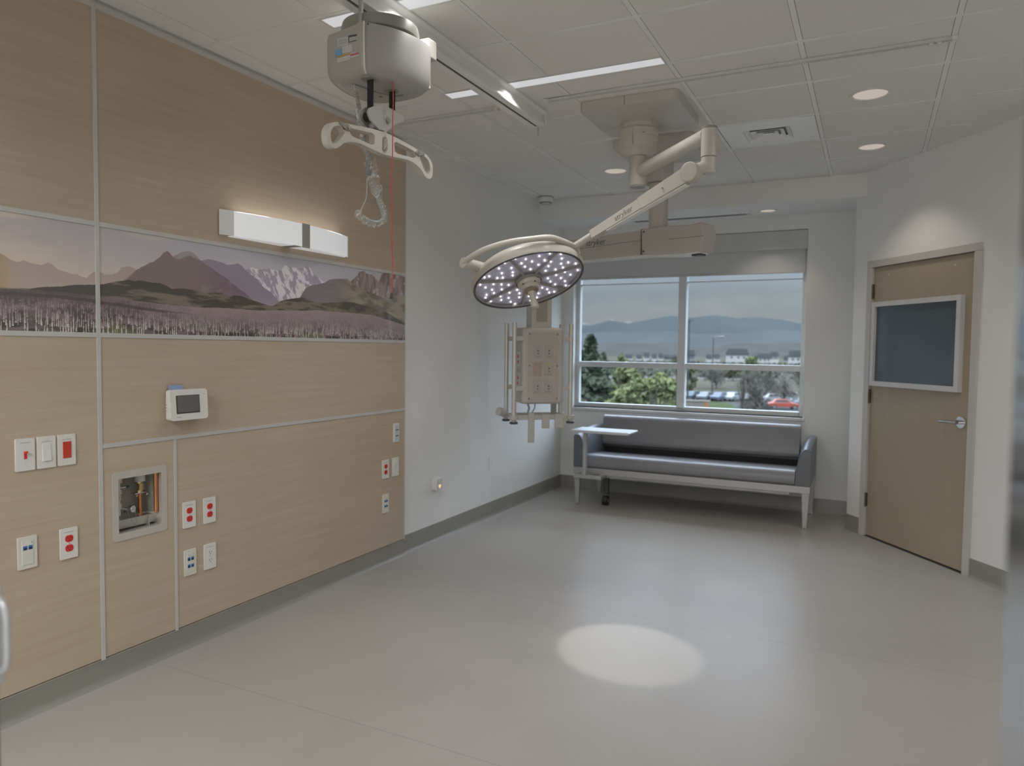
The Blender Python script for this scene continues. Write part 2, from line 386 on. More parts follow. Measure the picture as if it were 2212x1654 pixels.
# ------------------------------------------------------------------ headwall laminate panels and their trims
def xbox(mb, y0, y1, z0, z1, x0, x1): return mb.box(x0, x1, y0, y1, z0, z1)
YA, YE, YV = 1.950, 4.165, 2.314
panels = [
    ('laminate panel with pale wood grain above the left part of the mural', .35, YA-.009, 1.953, 2.815),
    ('large laminate panel carrying the long wall lamp above the mural', YA+.009, YE, 1.953, 2.815),
    ('laminate panel under the mural with the row of three switches', .35, YA-.009, .113, 1.474),
    ('wide laminate panel between mural and shelf-high trim, holding the small white touchscreen', YA+.009, YE, 1.026, 1.474),
    ('narrow laminate panel around the recessed stainless valve box', YA+.009, YV-.007, .113, 1.008),
    ('wide low laminate panel with four plates near one end', YV+.007, YE, .113, 1.008),
]
for i, (lab, y0, y1, z0, z1) in enumerate(panels):
    mb = MB()
    if i == 4:
        by0, by1, bz0, bz1 = BY0, BY1, BZ0, BZ1
        xbox(mb, y0, by0, z0, z1, XL+.0015, PX); xbox(mb, by1, y1, z0, z1, XL+.0015, PX); xbox(mb, by0, by1, z0, bz0, XL+.0015, PX); xbox(mb, by0, by1, bz1, z1, XL+.0015, PX)
    else: xbox(mb, y0, y1, z0, z1, XL+.0015, PX)
    o = mb.build('laminate_panel', m_lam, loc=(XL, y0, z0)); tag(o, lab, 'wall panel', 'beige laminate wall panels')
tn = [1]
def trim(y0, y1, z0, z1, x1=PX+.0035):
    tn[0] += 1
    st(MB().box(XL, x1, y0, y1, z0, z1).build('trim_%d' % tn[0], m_trim, bevel=.001, seg=1))
trim(YA-.009, YA+.009, .105, 2.84)
for y0, y1 in ((.35, YA-.009), (YA+.009, YE)):
    trim(y0, y1, 2.815, 2.84); trim(y0, y1, 1.933, 1.953); trim(y0, y1, 1.474, 1.494)
trim(YA+.009, YE, 1.008, 1.026); trim(YV-.007, YV+.007, .105, 1.008)
trim(YE, YE+.004, .105, 2.84)

# ------------------------------------------------------------------ mural: printed panorama, coloured point by point
def mural_colors(Y, Z):
    """Y, Z arrays on the wall; returns linear RGB of the printed picture."""
    def P2(pts, sc, ox, oy):
        q = []
        for px, py in pts:
            w = at_x(ox+px*sc, oy+py*sc, PX+.002); q.append((w.y, w.z))
        return q
    Lc = lambda pts: P2(pts, 450/2212, 0, 440)
    Rc = lambda pts: P2(pts, 450/2212, 440, 540)
    def height(pts, rough=0, seed=0, oct_=5, lo=0, hi=0):
        pts = sorted(pts); ys = np.array([p[0] for p in pts]); zs = np.array([p[1] for p in pts])
        h = np.interp(Y, ys, zs, left=None if lo else 0, right=None if hi else 0)
        rs = np.random.RandomState(seed)
        for o in range(oct_):
            fr = 14*2**o; k = rs.rand(400*2**o)
            x = (Y-0)*fr; i = np.floor(x).astype(int) % (len(k)-1); t = x-np.floor(x)
            h = h + rough/(1.7**o)*((k[i]*(1-t)+k[(i+1) % len(k)]*t)-.5)
        return h
    def fbm(sy, sz, seed, octs=5, shear=0):
        rs = np.random.RandomState(seed); G = 256; tot = np.zeros_like(Y); amp = 1; s = 0
        tab = rs.rand(G, G)
        for o in range(octs):
            u = (Y+shear*Z)*sy*2**o+o*17.3; v = Z*sz*2**o+o*9.1
            i = np.floor(u).astype(int); j = np.floor(v).astype(int); fu = u-i; fv = v-j
            fu = fu*fu*(3-2*fu); fv = fv*fv*(3-2*fv)
            a = tab[i % G, j % G]; b_ = tab[(i+1) % G, j % G]; c = tab[i % G, (j+1) % G]; d = tab[(i+1) % G, (j+1) % G]
            tot += amp*((a*(1-fu)+b_*fu)*(1-fv)+(c*(1-fu)+d*fu)*fv); s += amp; amp *= .55
        return tot/s
    def mixc(A, B, t): return A*(1-t[..., None])+B*t[..., None]
    def L(*c):
        v = np.array(lin(c)); g_ = v.mean(); return (v*.76+g_*.24*np.array((1.04, 1.0, .96)))/.39
    sm = lambda a, b_, x: np.clip((x-a)/(b_-a), 0, 1)**2*(3-2*np.clip((x-a)/(b_-a), 0, 1))
    # sky
    left = sm(2.6, 1.2, Y); zt = sm(1.7, 1.94, Z)
    C = mixc(mixc(L(134, 128, 134), L(124, 120, 130), zt), mixc(L(150, 134, 112), L(128, 118, 118), zt), left)
    cl = fbm(3, 14, 3, shear=-2.2)
    C = mixc(C, L(150, 138, 118), sm(.45, .7, cl)*(.25+.7*left)*.8)
    C = mixc(C, L(112, 106, 112), sm(.62, .8, fbm(4, 18, 8))*.5*left*zt)
    n1 = fbm(25, 30, 5)
    def layer(h, col): 
        m = (Z < h); C[m] = col[m] if col.ndim == 3 else col
    full = lambda c: np.broadcast_to(c, C.shape).copy()
    # far hazy range
    ha = height(Lc([(-300, 380), (0, 518), (60, 545), (130, 590), (185, 612), (265, 595), (330, 620), (440, 645), (510, 622), (560, 640), (615, 695), (700, 720), (790, 745), (820, 738), (860, 765), (920, 785), (960, 750), (1000, 722), (1050, 722), (1120, 740), (1200, 742), (1260, 725), (1290, 670), (1380, 665), (1440, 695), (1500, 740), (2212, 900)]), .006, 2, lo=1)
    ca = mixc(full(L(126, 112, 104)), L(122, 106, 102), sm(1.62, 1.8, Z)); ca = mixc(ca, L(126, 100, 40), sm(1.66, 1.52, Y)); 
    layer(ha, ca)
    # snow peaks
    hd = height(Rc([(0, 300), (450, 210), (520, 185), (600, 200), (700, 195), (790, 215), (830, 205), (870, 155), (920, 170), (960, 180), (1060, 190), (1090, 165), (1130, 175), (1160, 230), (1200, 280), (1260, 335), (1400, 380)]), .008, 11)
    snow = sm(.44, .54, fbm(34, 24, 21, 6, shear=.5)); cd_ = mixc(full(L(112, 104, 118)), L(152, 148, 152), snow*sm(1.60, 1.74, Z)); cd_ = mixc(cd_, L(108, 98, 118), sm(1.70, 1.60, Z)*.8); cd_ = mixc(cd_, L(100, 90, 88), sm(.6, .75, fbm(30, 30, 4))*.5*sm(1.75, 1.85, Z)); layer(hd, cd_)
    # second summit, broad purple range
    h2 = height(Lc([(1700, 640), (1850, 560), (1920, 520), (1990, 505), (2035, 508), (2090, 550), (2140, 605), (2212, 700)]), .004, 12)
    layer(h2, mixc(full(L(112, 104, 102)), L(102, 94, 98), n1))
    hc = height([p for p in Lc([(1900, 800), (2060, 680), (2140, 610), (2212, 590)])]+Rc([(60, 100), (130, 110), (200, 130), (250, 155), (310, 150), (370, 142), (410, 170), (450, 215), (560, 300), (640, 390), (720, 450), (820, 560), (1040, 700)]), .004, 13)
    layer(hc, mixc(full(L(108, 98, 112)), L(100, 88, 104), sm(1.62, 1.74, Z)))
    hb = height(Lc([(1200, 870), (1320, 810), (1450, 710), (1550, 655), (1600, 620), (1690, 570), (1740, 520), (1775, 508), (1810, 525), (1850, 565), (1900, 585), (1970, 560), (2030, 558), (2090, 590), (2140, 610), (2212, 660)])+Rc([(100, 200), (200, 270), (330, 380), (450, 460), (560, 560)]), .009, 14)
    cb = mixc(full(L(92, 76, 76)), L(84, 66, 78), sm(2.35, 2.7, Y)); cb = mixc(cb, L(104, 92, 88), sm(.45, .7, fbm(16, 10, 31, 5, shear=-.8))*.55); cb = mixc(cb, L(100, 84, 98), sm(1.74, 1.62, Z)*sm(2.4, 2.6, Y)*.7); layer(hb, cb)
    # right-hand reddish crags and olive hill
    hf = height(Rc([(1450, 420), (1570, 330), (1620, 280), (1660, 225), (1700, 218), (1740, 250), (1800, 270), (1860, 335), (1900, 250), (1940, 240), (2060, 255), (2140, 290), (2300, 330)]), .006, 15, hi=1)
    layer(hf, mixc(mixc(full(L(110, 92, 88)), L(88, 70, 72), sm(.4, .65, fbm(40, 10, 33))), L(138, 126, 126), sm(.62, .72, fbm(26, 26, 34))*.6))
    he = height(Rc([(1020, 510), (1090, 400), (1150, 370), (1230, 360), (1300, 340), (1340, 315), (1440, 305), (1530, 305), (1600, 370), (1700, 420), (1800, 460), (1880, 495), (1960, 500), (2140, 480)]), .003, 16, hi=1)
    ce = mixc(full(L(108, 98, 78)), L(82, 72, 66), sm(.45, .7, fbm(10, 26, 35, 5, shear=.6))); ce = mixc(ce, L(86, 76, 84), sm(3.62, 3.45, Y)*.8); layer(he, ce)
    # dark foothills
    hg = height(Lc([(-400, 900), (0, 885), (150, 895), (330, 900), (480, 880), (640, 878), (740, 862), (850, 855), (1100, 855), (1250, 825), (1370, 805), (1430, 820), (1480, 808), (1560, 825), (1620, 840), (1700, 840), (1830, 900), (1950, 895), (2100, 920)])+Rc([(0, 450), (200, 455), (270, 490), (330, 480), (400, 485), (500, 530), (600, 560), (700, 590), (740, 590), (830, 540), (930, 515), (1060, 505), (1120, 535), (1250, 560), (1400, 560), (1500, 545), (1620, 560), (1750, 600), (1900, 620), (1950, 660), (2140, 780)]), .003, 17, lo=1, hi=1)
    rid = fbm(7, 42, 36, 5, shear=.25); cg = mixc(full(L(52, 47, 42)), L(86, 76, 66), sm(.5, .68, rid)); cg = mixc(cg, L(92, 80, 60), sm(3.1, 3.6, Y)*sm(.5, .7, fbm(8, 20, 37))*.6); layer(hg, cg)
    # flower field
    hh = height(Lc([(-400, 880), (0, 905), (300, 915), (600, 935), (900, 960), (1050, 985), (1300, 1010), (1700, 1060)])+Rc([(-100, 605), (300, 620), (600, 640), (800, 640), (1200, 640), (1500, 660), (1800, 690), (2140, 800)]), .003, 18, lo=1, hi=1)
    rs = np.random.RandomState(5)
    depth = np.clip((hh-Z)/(hh-1.49+1e-6), 0, 1)
    def spikes(cw, ch, seed, dens, shift):
        k = np.floor(Y/cw+shift).astype(int); h1 = (np.sin(k*127.1+seed)*43758.5453) % 1; row = np.floor(Z/ch+h1*7).astype(int)
        h2 = (np.sin(k*311.7+row*74.7+seed)*24634.6345) % 1; fx_ = np.abs(Y/cw+shift-k-.5-.25*(h2-.5))*2; fz_ = (Z/ch+h1*7) % 1
        return (fx_ < (.62-.50*fz_))*(h2 < dens)*((np.sin(Z/.00075+h1*20+k*1.3) > -.45) | (fz_ > .8))
    spike = (spikes(.0052, .022, 1.3, .55, 0)*(depth < .45)*.8)+(spikes(.0085, .040, 5.1, .55, .3)*(depth > .25)*(depth < .85))+(spikes(.0105, .050, 9.7, .50, .6)*(depth > .45)); spike = np.clip(spike, 0, 1)
    basec = mixc(full(L(86, 70, 74)), L(36, 32, 30), sm(.3, .65, fbm(16, 50, 41))*(.35+.65*depth)); basec = mixc(basec, L(74, 74, 46), sm(.55, .75, fbm(7, 22, 42))*depth)
    flow = mixc(full(L(128, 110, 120)), L(172, 166, 160), sm(.35, .95, depth))
    fld = mixc(basec, flow, spike*(.45+.45*depth)); fld = mixc(fld, L(116, 98, 100), (1-depth)*sm(2.0, 2.6, Y)*.75); fld = mixc(fld, L(56, 48, 46), sm(.35, .0, depth)*sm(2.1, 1.8, Y)*.7)
    band = hh-.022-.012*np.sin(Y*3); fld = mixc(fld, L(48, 42, 42), ((Z < band) & (Z > band-.014*sm(2.55, 2.1, Y)))*sm(2.6, 2.2, Y)*.7)
    layer(hh, fld)
    return np.clip(C, 0, 1)
m_mural = bpy.data.materials.new('printed_mural'); m_mural.use_nodes = True
t = m_mural.node_tree; b = t.nodes['Principled BSDF']; at = t.nodes.new('ShaderNodeAttribute'); at.attribute_name = 'print'
t.links.new(at.outputs['Color'], b.inputs['Base Color']); b.inputs['Roughness'].default_value = .35; b.inputs['Coat Weight'].default_value = .8; b.inputs['Coat Roughness'].default_value = .03
def mural(y0, y1, label, step):
    z0, z1 = 1.494, 1.933
    ny = int((y1-y0)/step)+1; nz = int((z1-z0)/.0016)+1
    ys = np.linspace(y0, y1, ny); zs = np.linspace(z0, z1, nz)
    Yg, Zg = np.meshgrid(ys, zs)
    colr = mural_colors(Yg, Zg)
    nv = ny*nz; co = np.zeros((nv, 3), np.float32); co[:, 0] = .0175; co[:, 1] = Yg.ravel()-y0; co[:, 2] = Zg.ravel()-z0
    i = np.arange(ny-1)[None, :]+np.arange(nz-1)[:, None]*ny
    q = np.stack([i, i+1, i+1+ny, i+ny], -1).reshape(-1, 4)
    # back plate corners give the sheet its thickness
    bc = np.array([(0, 0, 0), (0, y1-y0, 0), (0, y1-y0, z1-z0), (0, 0, z1-z0)], np.float32)
    verts = np.vstack([co, bc]); c0, c1, c2, c3 = 0, ny-1, nv-1, nv-ny
    side = [(nv, nv+1, nv+2, nv+3), (c0, nv, nv+3, c3), (c1, c2, nv+2, nv+1), (nv+3, nv+2, c2, c3), (c0, c1, nv+1, nv)]
    me = bpy.data.meshes.new('mural_panel'); me.vertices.add(len(verts)); me.vertices.foreach_set('co', verts.ravel())
    faces = np.vstack([q, np.array(side)]); nf = len(faces)
    me.loops.add(nf*4); me.loops.foreach_set('vertex_index', faces.ravel().astype(np.int32)); me.polygons.add(nf)
    me.polygons.foreach_set('loop_start', np.arange(0, nf*4, 4, dtype=np.int32)); me.polygons.foreach_set('loop_total', np.full(nf, 4, np.int32)); me.update(calc_edges=True)
    ca = me.color_attributes.new('print', 'FLOAT_COLOR', 'POINT'); rgba = np.ones((len(verts), 4), np.float32); rgba[:nv, :3] = colr.reshape(-1, 3); rgba[nv:, :3] = .3
    ca.data.foreach_set('color', rgba.ravel()); me.materials.append(m_mural)
    o = bpy.data.objects.new('mural_panel', me); COL.objects.link(o); o.location = (XL+.0015, y0, z0)
    tag(o, label, 'mural', 'mountain panorama panels')
mural(1.0, YA-.009, 'smaller mural panel with golden haze over far mountains and dark flower meadow', .0019)
mural(YA+.009, YE, 'long mural panel with purple and snowy mountains above a lavender meadow', .0019)

# ------------------------------------------------------------------ window with its roller shade
wr = empty('window_1', ((WX0+WX1)/2, YB, WZ0), 'wide aluminium window above the grey sofa, one mullion and one transom', 'window'); wr['kind'] = 'structure'
FY0, FY1 = YB+.085, YB+.15
mb = MB()
mb.box(WX0+.046, WX1-.046, FY0+.002, FY1-.002, WZ0+.001, WZ0+.045).box(WX0+.046, WX1-.046, FY0+.01, FY1-.004, 2.106, 2.118).box(WX0, WX0+.045, FY0, FY1, WZ0, WZ1).box(WX1-.045, WX1, FY0, FY1, WZ0, WZ1)
mb.box(WX0+.046, WX1-.046, FY0+.002, FY1-.002, 2.19, WZ1-.001)
mb.build('window_frame', m_winal, wr, bevel=.004)
MB().box(-1.715, -1.640, FY0-.03, FY1, WZ0+.03, 2.20).build('mullion', m_winal, wr, bevel=.005)
for x0, x1 in ((WX0+.04, -1.71), (-1.645, WX1-.04)):
    MB().box(x0, x1, FY0-.015, FY1, 1.262, 1.318).build('transom', m_winal, wr, bevel=.004)
for x0, x1, z0, z1 in ((WX0+.04, -1.70, WZ0+.03, 1.27), (WX0+.04, -1.70, 1.31, 2.20), (-1.65, WX1-.04, WZ0+.03, 1.27), (-1.65, WX1-.04, 1.31, 2.20)):
    MB().box(x0, x1, FY0+.03, FY0+.036, z0, z1).build('pane', m_glass, wr)
m_sill = mat('solid_surface_sill', (.66, .65, .63), .25, var=.02)
st(MB().box(WX0-.01, WX1+.015, YB-.022, FY0+.01, WZ0-.03, WZ0).build('trim_20', m_sill, bevel=.006))
st(MB().box(WX0+.0, WX0+.004, YB+.001, FY0, WZ0, WZ1).box(WX1-.004, WX1, YB+.001, FY0, WZ0, WZ1).build('trim_21', m_wall))
m_cass = mat('shade_cassette_grey', (.56, .565, .56), .5, var=.01)
m_shade = mat('roller_shade_cloth', (.60, .61, .61), .8, var=.03, scale=300, bump=.2, bscale=500)
rs_ = empty('roller_shade', (-1.67, YB+.04, 2.35), 'grey roller shade drawn a third down inside the window', 'roller shade')
MB().box(WX0+.006, WX1-.006, YB+.002, YB+.075, 2.372, 2.54).build('cassette', m_cass, rs_, bevel=.003)
MB().box(WX0+.02, WX1-.022, YB+.045, YB+.047, 2.17, 2.38).build('shade_cloth', m_shade, rs_)
MB().box(WX0+.02, WX1-.022, YB+.036, YB+.056, 2.158, 2.176).build('hem_bar', m_cass, rs_, bevel=.003)
mb = MB(); mb.tube([(WX1-.012, YB+.02, z) for z in (2.37, 1.9, 1.4, .95)], .0022, 6).tube([(WX1-.006, YB+.03, z) for z in (2.37, 1.9, 1.4, .95)], .0022, 6)
mb.build('bead_chain', m_plate, rs_)
MB().box(WX1-.02, WX1-.004, YB+.012, YB+.034, .90, .975).build('chain_tensioner', m_plate, rs_, bevel=.003)

# ------------------------------------------------------------------ ceiling fixtures
m_hous = mat('troffer_housing', (.6, .6, .58), .3, var=.01)
LABT = ['ceiling troffer crossing above the lift motor, nearer the camera', 'slim lit ceiling troffer beside the lift rail end, before the arm mount']
for (x, y), lab in zip(TROF, LABT):
    t_ = empty('ceiling_troffer', (x, y, CZ-.006), lab, 'ceiling light', 'slim recessed ceiling troffers')
    w, d = .61, .043
    mb = MB()
    for a in ((x-w-.008, x+w+.008, y-d-.008, y-d), (x-w-.008, x+w+.008, y+d, y+d+.008), (x-w-.008, x-w, y-d, y+d), (x+w, x+w+.008, y-d, y+d)):
        mb.box(*a, CZ-.006, CZ+.01)
    mb.build('frame', m_hous, t_)
    MB().box(x-w, x+w, y-d, y+d, CZ-.003, CZ+.002).build('diffuser', m_tube, t_)
for (x, y), lab in zip(TROF_FILL, ['ceiling troffer over the door side, nearer the corridor', 'ceiling troffer over the door side, farther from the corridor']):
    t_ = empty('ceiling_troffer', (x, y, CZ-.006), lab, 'ceiling light', 'slim recessed ceiling troffers')
    MB().box(x-.618, x+.618, y-.051, y+.051, CZ-.006, CZ-.002).build('frame', m_hous, t_); MB().box(x-.61, x+.61, y-.043, y+.043, CZ-.008, CZ-.005).build('diffuser', m_tube, t_)
def downlight(x, y, z, label, r=.085, e=7):
    t_ = empty('downlight', (x, y, z-.006), label, 'ceiling light', 'round recessed downlights')
    MB().lathe([(r+.014, 0), (r+.014, -.004), (r+.004, -.007), (r, -.005), (r-.002, 0)], Matrix.Translation((x, y, z)), 40).build('trim_ring', m_plate, t_)
    MB().lathe([(.0001, -.0035), (r*.5, -.003), (r-.001, -.001), (r-.001, 0)], Matrix.Translation((x, y, z)), 40).build('lens', m_dl, t_)
    light('downlight_lamp', 'SPOT', (x, y, z-.016), e, (1, .88, .76), spot_size=math.radians(105), spot_blend=.6, shadow_soft_size=.03)
downlight(-.055, 4.49, CZ, 'large round downlight in the ceiling tile ahead of the wooden door', .088, 12)
downlight(-.05, 5.63, CZ, 'round downlight nearest the bulkhead on the door side', .08, 12)
downlight(-1.87, 5.58, CZ, 'round downlight between smoke detector and lamp column', .085, 10)
downlight(-.86, 6.74, 2.675, 'small round downlight in the bulkhead over the sofa', .065, 6)
# square air diffuser in a plain panel
dv = empty('ceiling_vent', (-.64, 5.02, CZ), 'square louvred air vent centred in a plain white ceiling panel', 'vent')
m_vent = mat('vent_enamel', (.88, .89, .89), .22, var=.01)
x0, x1, y0, y1 = -.925, -.355, 4.75, 5.296; vx, vy, vr = -.652, 5.05, .142
mb = MB(); mb.box(x0, vx-vr, y0, y1, CZ-.003, CZ+.006).box(vx+vr, x1, y0, y1, CZ-.003, CZ+.006).box(vx-vr, vx+vr, y0, vy-vr, CZ-.003, CZ+.006).box(vx-vr, vx+vr, vy+vr, y1, CZ-.003, CZ+.006)
mb.build('face_panel', m_vent, dv)
for k in range(3):
    a = vr-.002-k*.038; c = a-.031
    P_ = Matrix.Translation((vx, vy, CZ)); vs = []
    for rr, zz in ((a, -.0035), (c, .014), (c, .0155), (a-.001, -.001)):
        for sx_, sy_ in ((1, 1), (-1, 1), (-1, -1), (1, -1)): vs.append(P_ @ Vector((rr*sx_, rr*sy_, zz)))
    fs = [(l*4+i, l*4+(i+1) % 4, ((l+1) % 4)*4+(i+1) % 4, ((l+1) % 4)*4+i) for l in range(4) for i in range(4)]
    MB().add(vs, fs).build('louvre', m_vent, dv)
MB().box(vx-.026, vx+.026, vy-.026, vy+.026, CZ-.007, CZ+.0).build('centre_plate', m_vent, dv)
MB().box(vx-vr, vx+vr, vy-vr, vy+vr, CZ+.024, CZ+.028).build('duct_back', m_liftdk, dv)
# smoke detector
sd = empty('smoke_detector', (-2.775, 6.30, CZ), 'white smoke detector in the ceiling corner beside the bulkhead', 'smoke detector')
T_ = Matrix.Translation((-2.775, 6.27, CZ))
MB().lathe([(.072, 0), (.072, -.010), (.0001, -.010)], T_, 40).build('base_ring', m_liftdk, sd)
MB().lathe([(.068, -.010), (.070, -.035), (.062, -.052), (.040, -.060), (.0001, -.062)], T_, 40).build('housing', m_plate, sd)
MB().lathe([(.057, -.054), (.050, -.060), (.044, -.059), (.046, -.053)], T_, 40, close=True).build('sensor_slot', m_dark, sd)
# linear air slot in the bulkhead underside
sl = empty('slot_vent', (-1.55, 6.72, 2.675), 'long thin slot vent under the bulkhead behind the lamp column', 'vent')
MB().box(-2.10, -1.02, 6.76, 6.86, 2.667, 2.676).build('flange', m_vent, sl, bevel=.002)
for k in range(2): MB().box(-2.07, -1.05, 6.778+k*.036, 6.79+k*.036, 2.664, 2.668).build('slot', m_dark, sl)
# curtain tracks
m_track = mat('track_enamel', (.60, .59, .57), .35, var=.01)
def ctrack(x0, x1, lab):
    t_ = empty('curtain_track', ((x0+x1)/2, 3.83, CZ), lab, 'curtain track', 'ceiling curtain tracks')
    y = 3.835
    MB().box(x0, x1, y-.016, y-.003, CZ-.017, CZ-.002).box(x0, x1, y+.003, y+.016, CZ-.017, CZ-.002).box(x0, x1, y-.016, y+.016, CZ-.006, CZ-.002).build('rail', m_track, t_, bevel=.001)
    MB().box(x0, x1, y-.003, y+.003, CZ-.012, CZ-.007).build('groove', m_dark, t_)
    for xe in (x0, x1): MB().box(xe-.012, xe+.012, y-.020, y+.020, CZ-.020, CZ-.002).build('end_cap', m_plate, t_, bevel=.003)
    return t_
ctrack(-2.73, -2.02, 'short curtain track between the laminate wall and the lift rail')
ct = ctrack(-1.70, .285, 'long curtain track running from the lift rail towards the door')
for k in range(2): MB().box(.185+k*.03, .203+k*.03, 3.825, 3.845, CZ-.028, CZ-.016).build('glide', m_plate, ct, bevel=.002)

# ------------------------------------------------------------------ lift rail, patient lift, hand control
LX = -1.84
lr = empty('lift_rail', (LX, 2.4, CZ), 'white ceiling rail carrying the patient lift, ending above the lamp', 'lift rail')
prof = [(-.055, .0), (.060, .0), (.060, -.012), (.034, -.020), (.034, -.052), (.048, -.072), (.048, -.088), (.008, -.088), (.008, -.080), (-.008, -.080), (-.008, -.088), (-.048, -.088), (-.048, -.072), (-.034, -.052), (-.034, -.02), (-.055, -.012)]
Mr = frame((LX, -.6, CZ-.002), (1, 0, 0), (0, 0, 1), (0, -1, 0))
MB().prism(prof, 0, -4.62, Mr).build('rail', m_tee, lr, bevel=.002, auto=50)
MB().box(LX-.0065, LX+.0065, -.6, 4.0, CZ-.087, CZ-.083).build('groove', m_dark, lr)
MB().box(LX-.052, LX+.052, 4.02, 4.034, CZ-.09, CZ-.002).build('end_cap', m_plate, lr, bevel=.003)
MB().box(LX-.004, LX+.004, 4.024, 4.032, CZ-.14, CZ-.09).build('stop_pin', m_steel, lr)

pl = empty('patient_lift', (-1.80, 2.42, 2.70), 'grey ceiling patient lift motor with two black straps on the rail', 'patient lift')
# housing: one closed plan outline lofted downwards
def cr_closed(ctrl, n=6):
    m = len(ctrl); out_ = []
    for i in range(m):
        p0, p1, p2, p3 = [Vector(ctrl[(i+k-1) % m]) for k in range(4)]
        for k in range(n):
            t = k/n; out_.append(.5*((2*p1)+(-p0+p2)*t+(2*p0-5*p1+4*p2-p3)*t*t+(-p0+3*p1-3*p2+p3)*t**3))
    return out_
CT = Vector((-1.82, 2.43))
KL = Vector((-1.953, 2.285)); KR = Vector((-1.752, 2.243))             # corners of the labelled end face
ctrl = [KL+(KR-KL)*.02, KL+(KR-KL)*.25, KL+(KR-KL)*.5, KL+(KR-KL)*.75, KR-Vector((.012, -.001)), KR+Vector((.006, .010)), (-1.712, 2.292), (-1.676, 2.35), (-1.655, 2.42), (-1.645, 2.49), (-1.650, 2.545), (-1.672, 2.582), (-1.72, 2.61), (-1.80, 2.628), (-1.90, 2.622), (-1.965, 2.59), (-2.000, 2.53), (-2.010, 2.45), (-2.000, 2.37), (-1.978, 2.31)]
OUT = cr_closed(ctrl)
def ringat(z, k):  # shrink towards the centre by k metres
    r_l = []
    for p in OUT:
        d = CT-p; r_l.append((p.x+d.x/d.length*k, p.y+d.y/d.length*k, z))
    return r_l
levels = [(2.672, .012), (2.668, .002), (2.655, 0), (2.56, 0), (2.525, .003), (2.505, .012), (2.491, .028), (2.484, .05)]
vs = []
for z, k in levels: vs += ringat(z, k)
n_ = len(OUT); m_ = len(levels)
fs = [(k*n_+i, k*n_+(i+1) % n_, (k+1)*n_+(i+1) % n_, (k+1)*n_+i) for k in range(m_-1) for i in range(n_)]+[tuple(range(n_)), tuple(range(m_*n_-1, (m_-1)*n_-1, -1))]
MB().add(vs, fs, True).build('housing', m_lift, pl, auto=55)
MB().lathe([(.0001, .028), (.135, .028), (.150, .022), (.155, .0), (.155, -.022), (.146, -.028), (.0001, -.028)], Matrix.Translation((-1.812, 2.432, 2.702)) @ Matrix.Diagonal((1.0, 1.0, 1, 1)), 64).build('top_flange', m_liftdk, pl)
for y in (2.40, 2.50):
    MB().box(-1.84-.016, -1.84+.016, y-.025, y+.025, 2.72, 2.7705).build('trolley', m_steel, pl, bevel=.003)
    for sx_ in (-1, 1): MB().cyl((-1.84+sx_*.017, y, 2.752), (-1.84+sx_*.030, y, 2.752), .014).build('wheel', m_dark, pl)
MB().box(-1.797, -1.781, 2.272, 2.284, 2.66, 2.7705).build('safety_link', m_steel, pl, bevel=.003)
MB().box(-1.765, -1.678, 2.585, 2.600, 2.515, 2.672).build('end_bumper', m_cream, pl, bevel=.006)
MB().box(-1.775, -1.690, 2.60, 2.665, 2.655, 2.735).build('charge_box', m_cream, pl, bevel=.008)
for sx_, sy in ((-1.782, 2.319), (-1.782, 2.461)):
    MB().lathe([(.0001, -.003), (.030, -.003), (.034, .002), (.0001, .002)], Matrix.Translation((sx_, sy, 2.4835)), 36).build('strap_port', m_liftdk, pl)
MB().tube(smooth([(-1.87, 2.33, 2.484), (-1.862, 2.36, 2.4835), (-1.85, 2.42, 2.4835), (-1.83, 2.475, 2.4835), (-1.80, 2.515, 2.4835), (-1.765, 2.52, 2.4835)], 5), .0035, 8).build('drain_groove', m_liftdk, pl)
MB().cyl((-1.86, 2.50, 2.485), (-1.86, 2.50, 2.481), .007).build('grommet', m_liftdk, pl)
def onflank(px, py):
    p = at_x(px, py, -1.66); return p
sN = Vector((KR.y-KL.y, -(KR.x-KL.x), 0)).normalized()      # outward normal of the end face
if sN.y > 0: sN = -sN
sU = Vector((KR.x-KL.x, KR.y-KL.y, 0)).normalized()
zs = lambda x, y: (690+x*.1512, y*.1512)
def sticker(name, quad, m, off, lab=None):
    p0 = Vector((KR.x, KR.y, 0))+sN*off
    q = [at_plane(*zs(*c), p0, sN) for c in quad]
    vs = [p for p in q]+[p-sN*(off+.003) for p in q]
    o = MB().add(vs, [(0, 1, 2, 3), (7, 6, 5, 4), (0, 4, 5, 1), (1, 5, 6, 2), (2, 6, 7, 3), (3, 7, 4, 0)]).build(name, m, pl)
    if lab: o['label'] = lab
    return o
m_stw = mat('sticker_white', (.50, .50, .49), .4, var=.02); m_stb = mat('sticker_blue', (.16, .34, .52), .4, var=.02)
m_sty = mat('sticker_yellow', (.50, .28, .05), .4, var=.02); m_str = mat('sticker_red', (.50, .10, .12), .4, var=.02)
sticker('black_label', [(414, 508), (577, 478), (578, 574), (416, 605)], m_dark, .0012, 'black framed warning label')
sticker('black_label_text', [(426, 535), (568, 508), (569, 562), (427, 592)], m_stw, .0018)
sticker('rating_label', [(255, 558), (405, 520), (410, 640), (262, 665)], m_stw, .0010, 'pale rating label')
sticker('grey_label', [(320, 660), (468, 632), (472, 735), (325, 765)], m_stw, .0012)
sticker('blue_label', [(222, 722), (320, 690), (322, 775), (226, 820)], m_stb, .0016, 'blue sticker')
sticker('yellow_label', [(255, 812), (435, 752), (436, 768), (258, 828)], m_sty, .0018, 'yellow striped sticker')
sticker('white_label', [(252, 832), (435, 780), (437, 850), (258, 902)], m_stw, .0014)
sticker('red_label', [(437, 760), (562, 728), (564, 795), (440, 828)], m_stw, .0014)
sticker('red_band', [(440, 775), (560, 745), (562, 772), (442, 803)], m_str, .0020, 'red warning band')
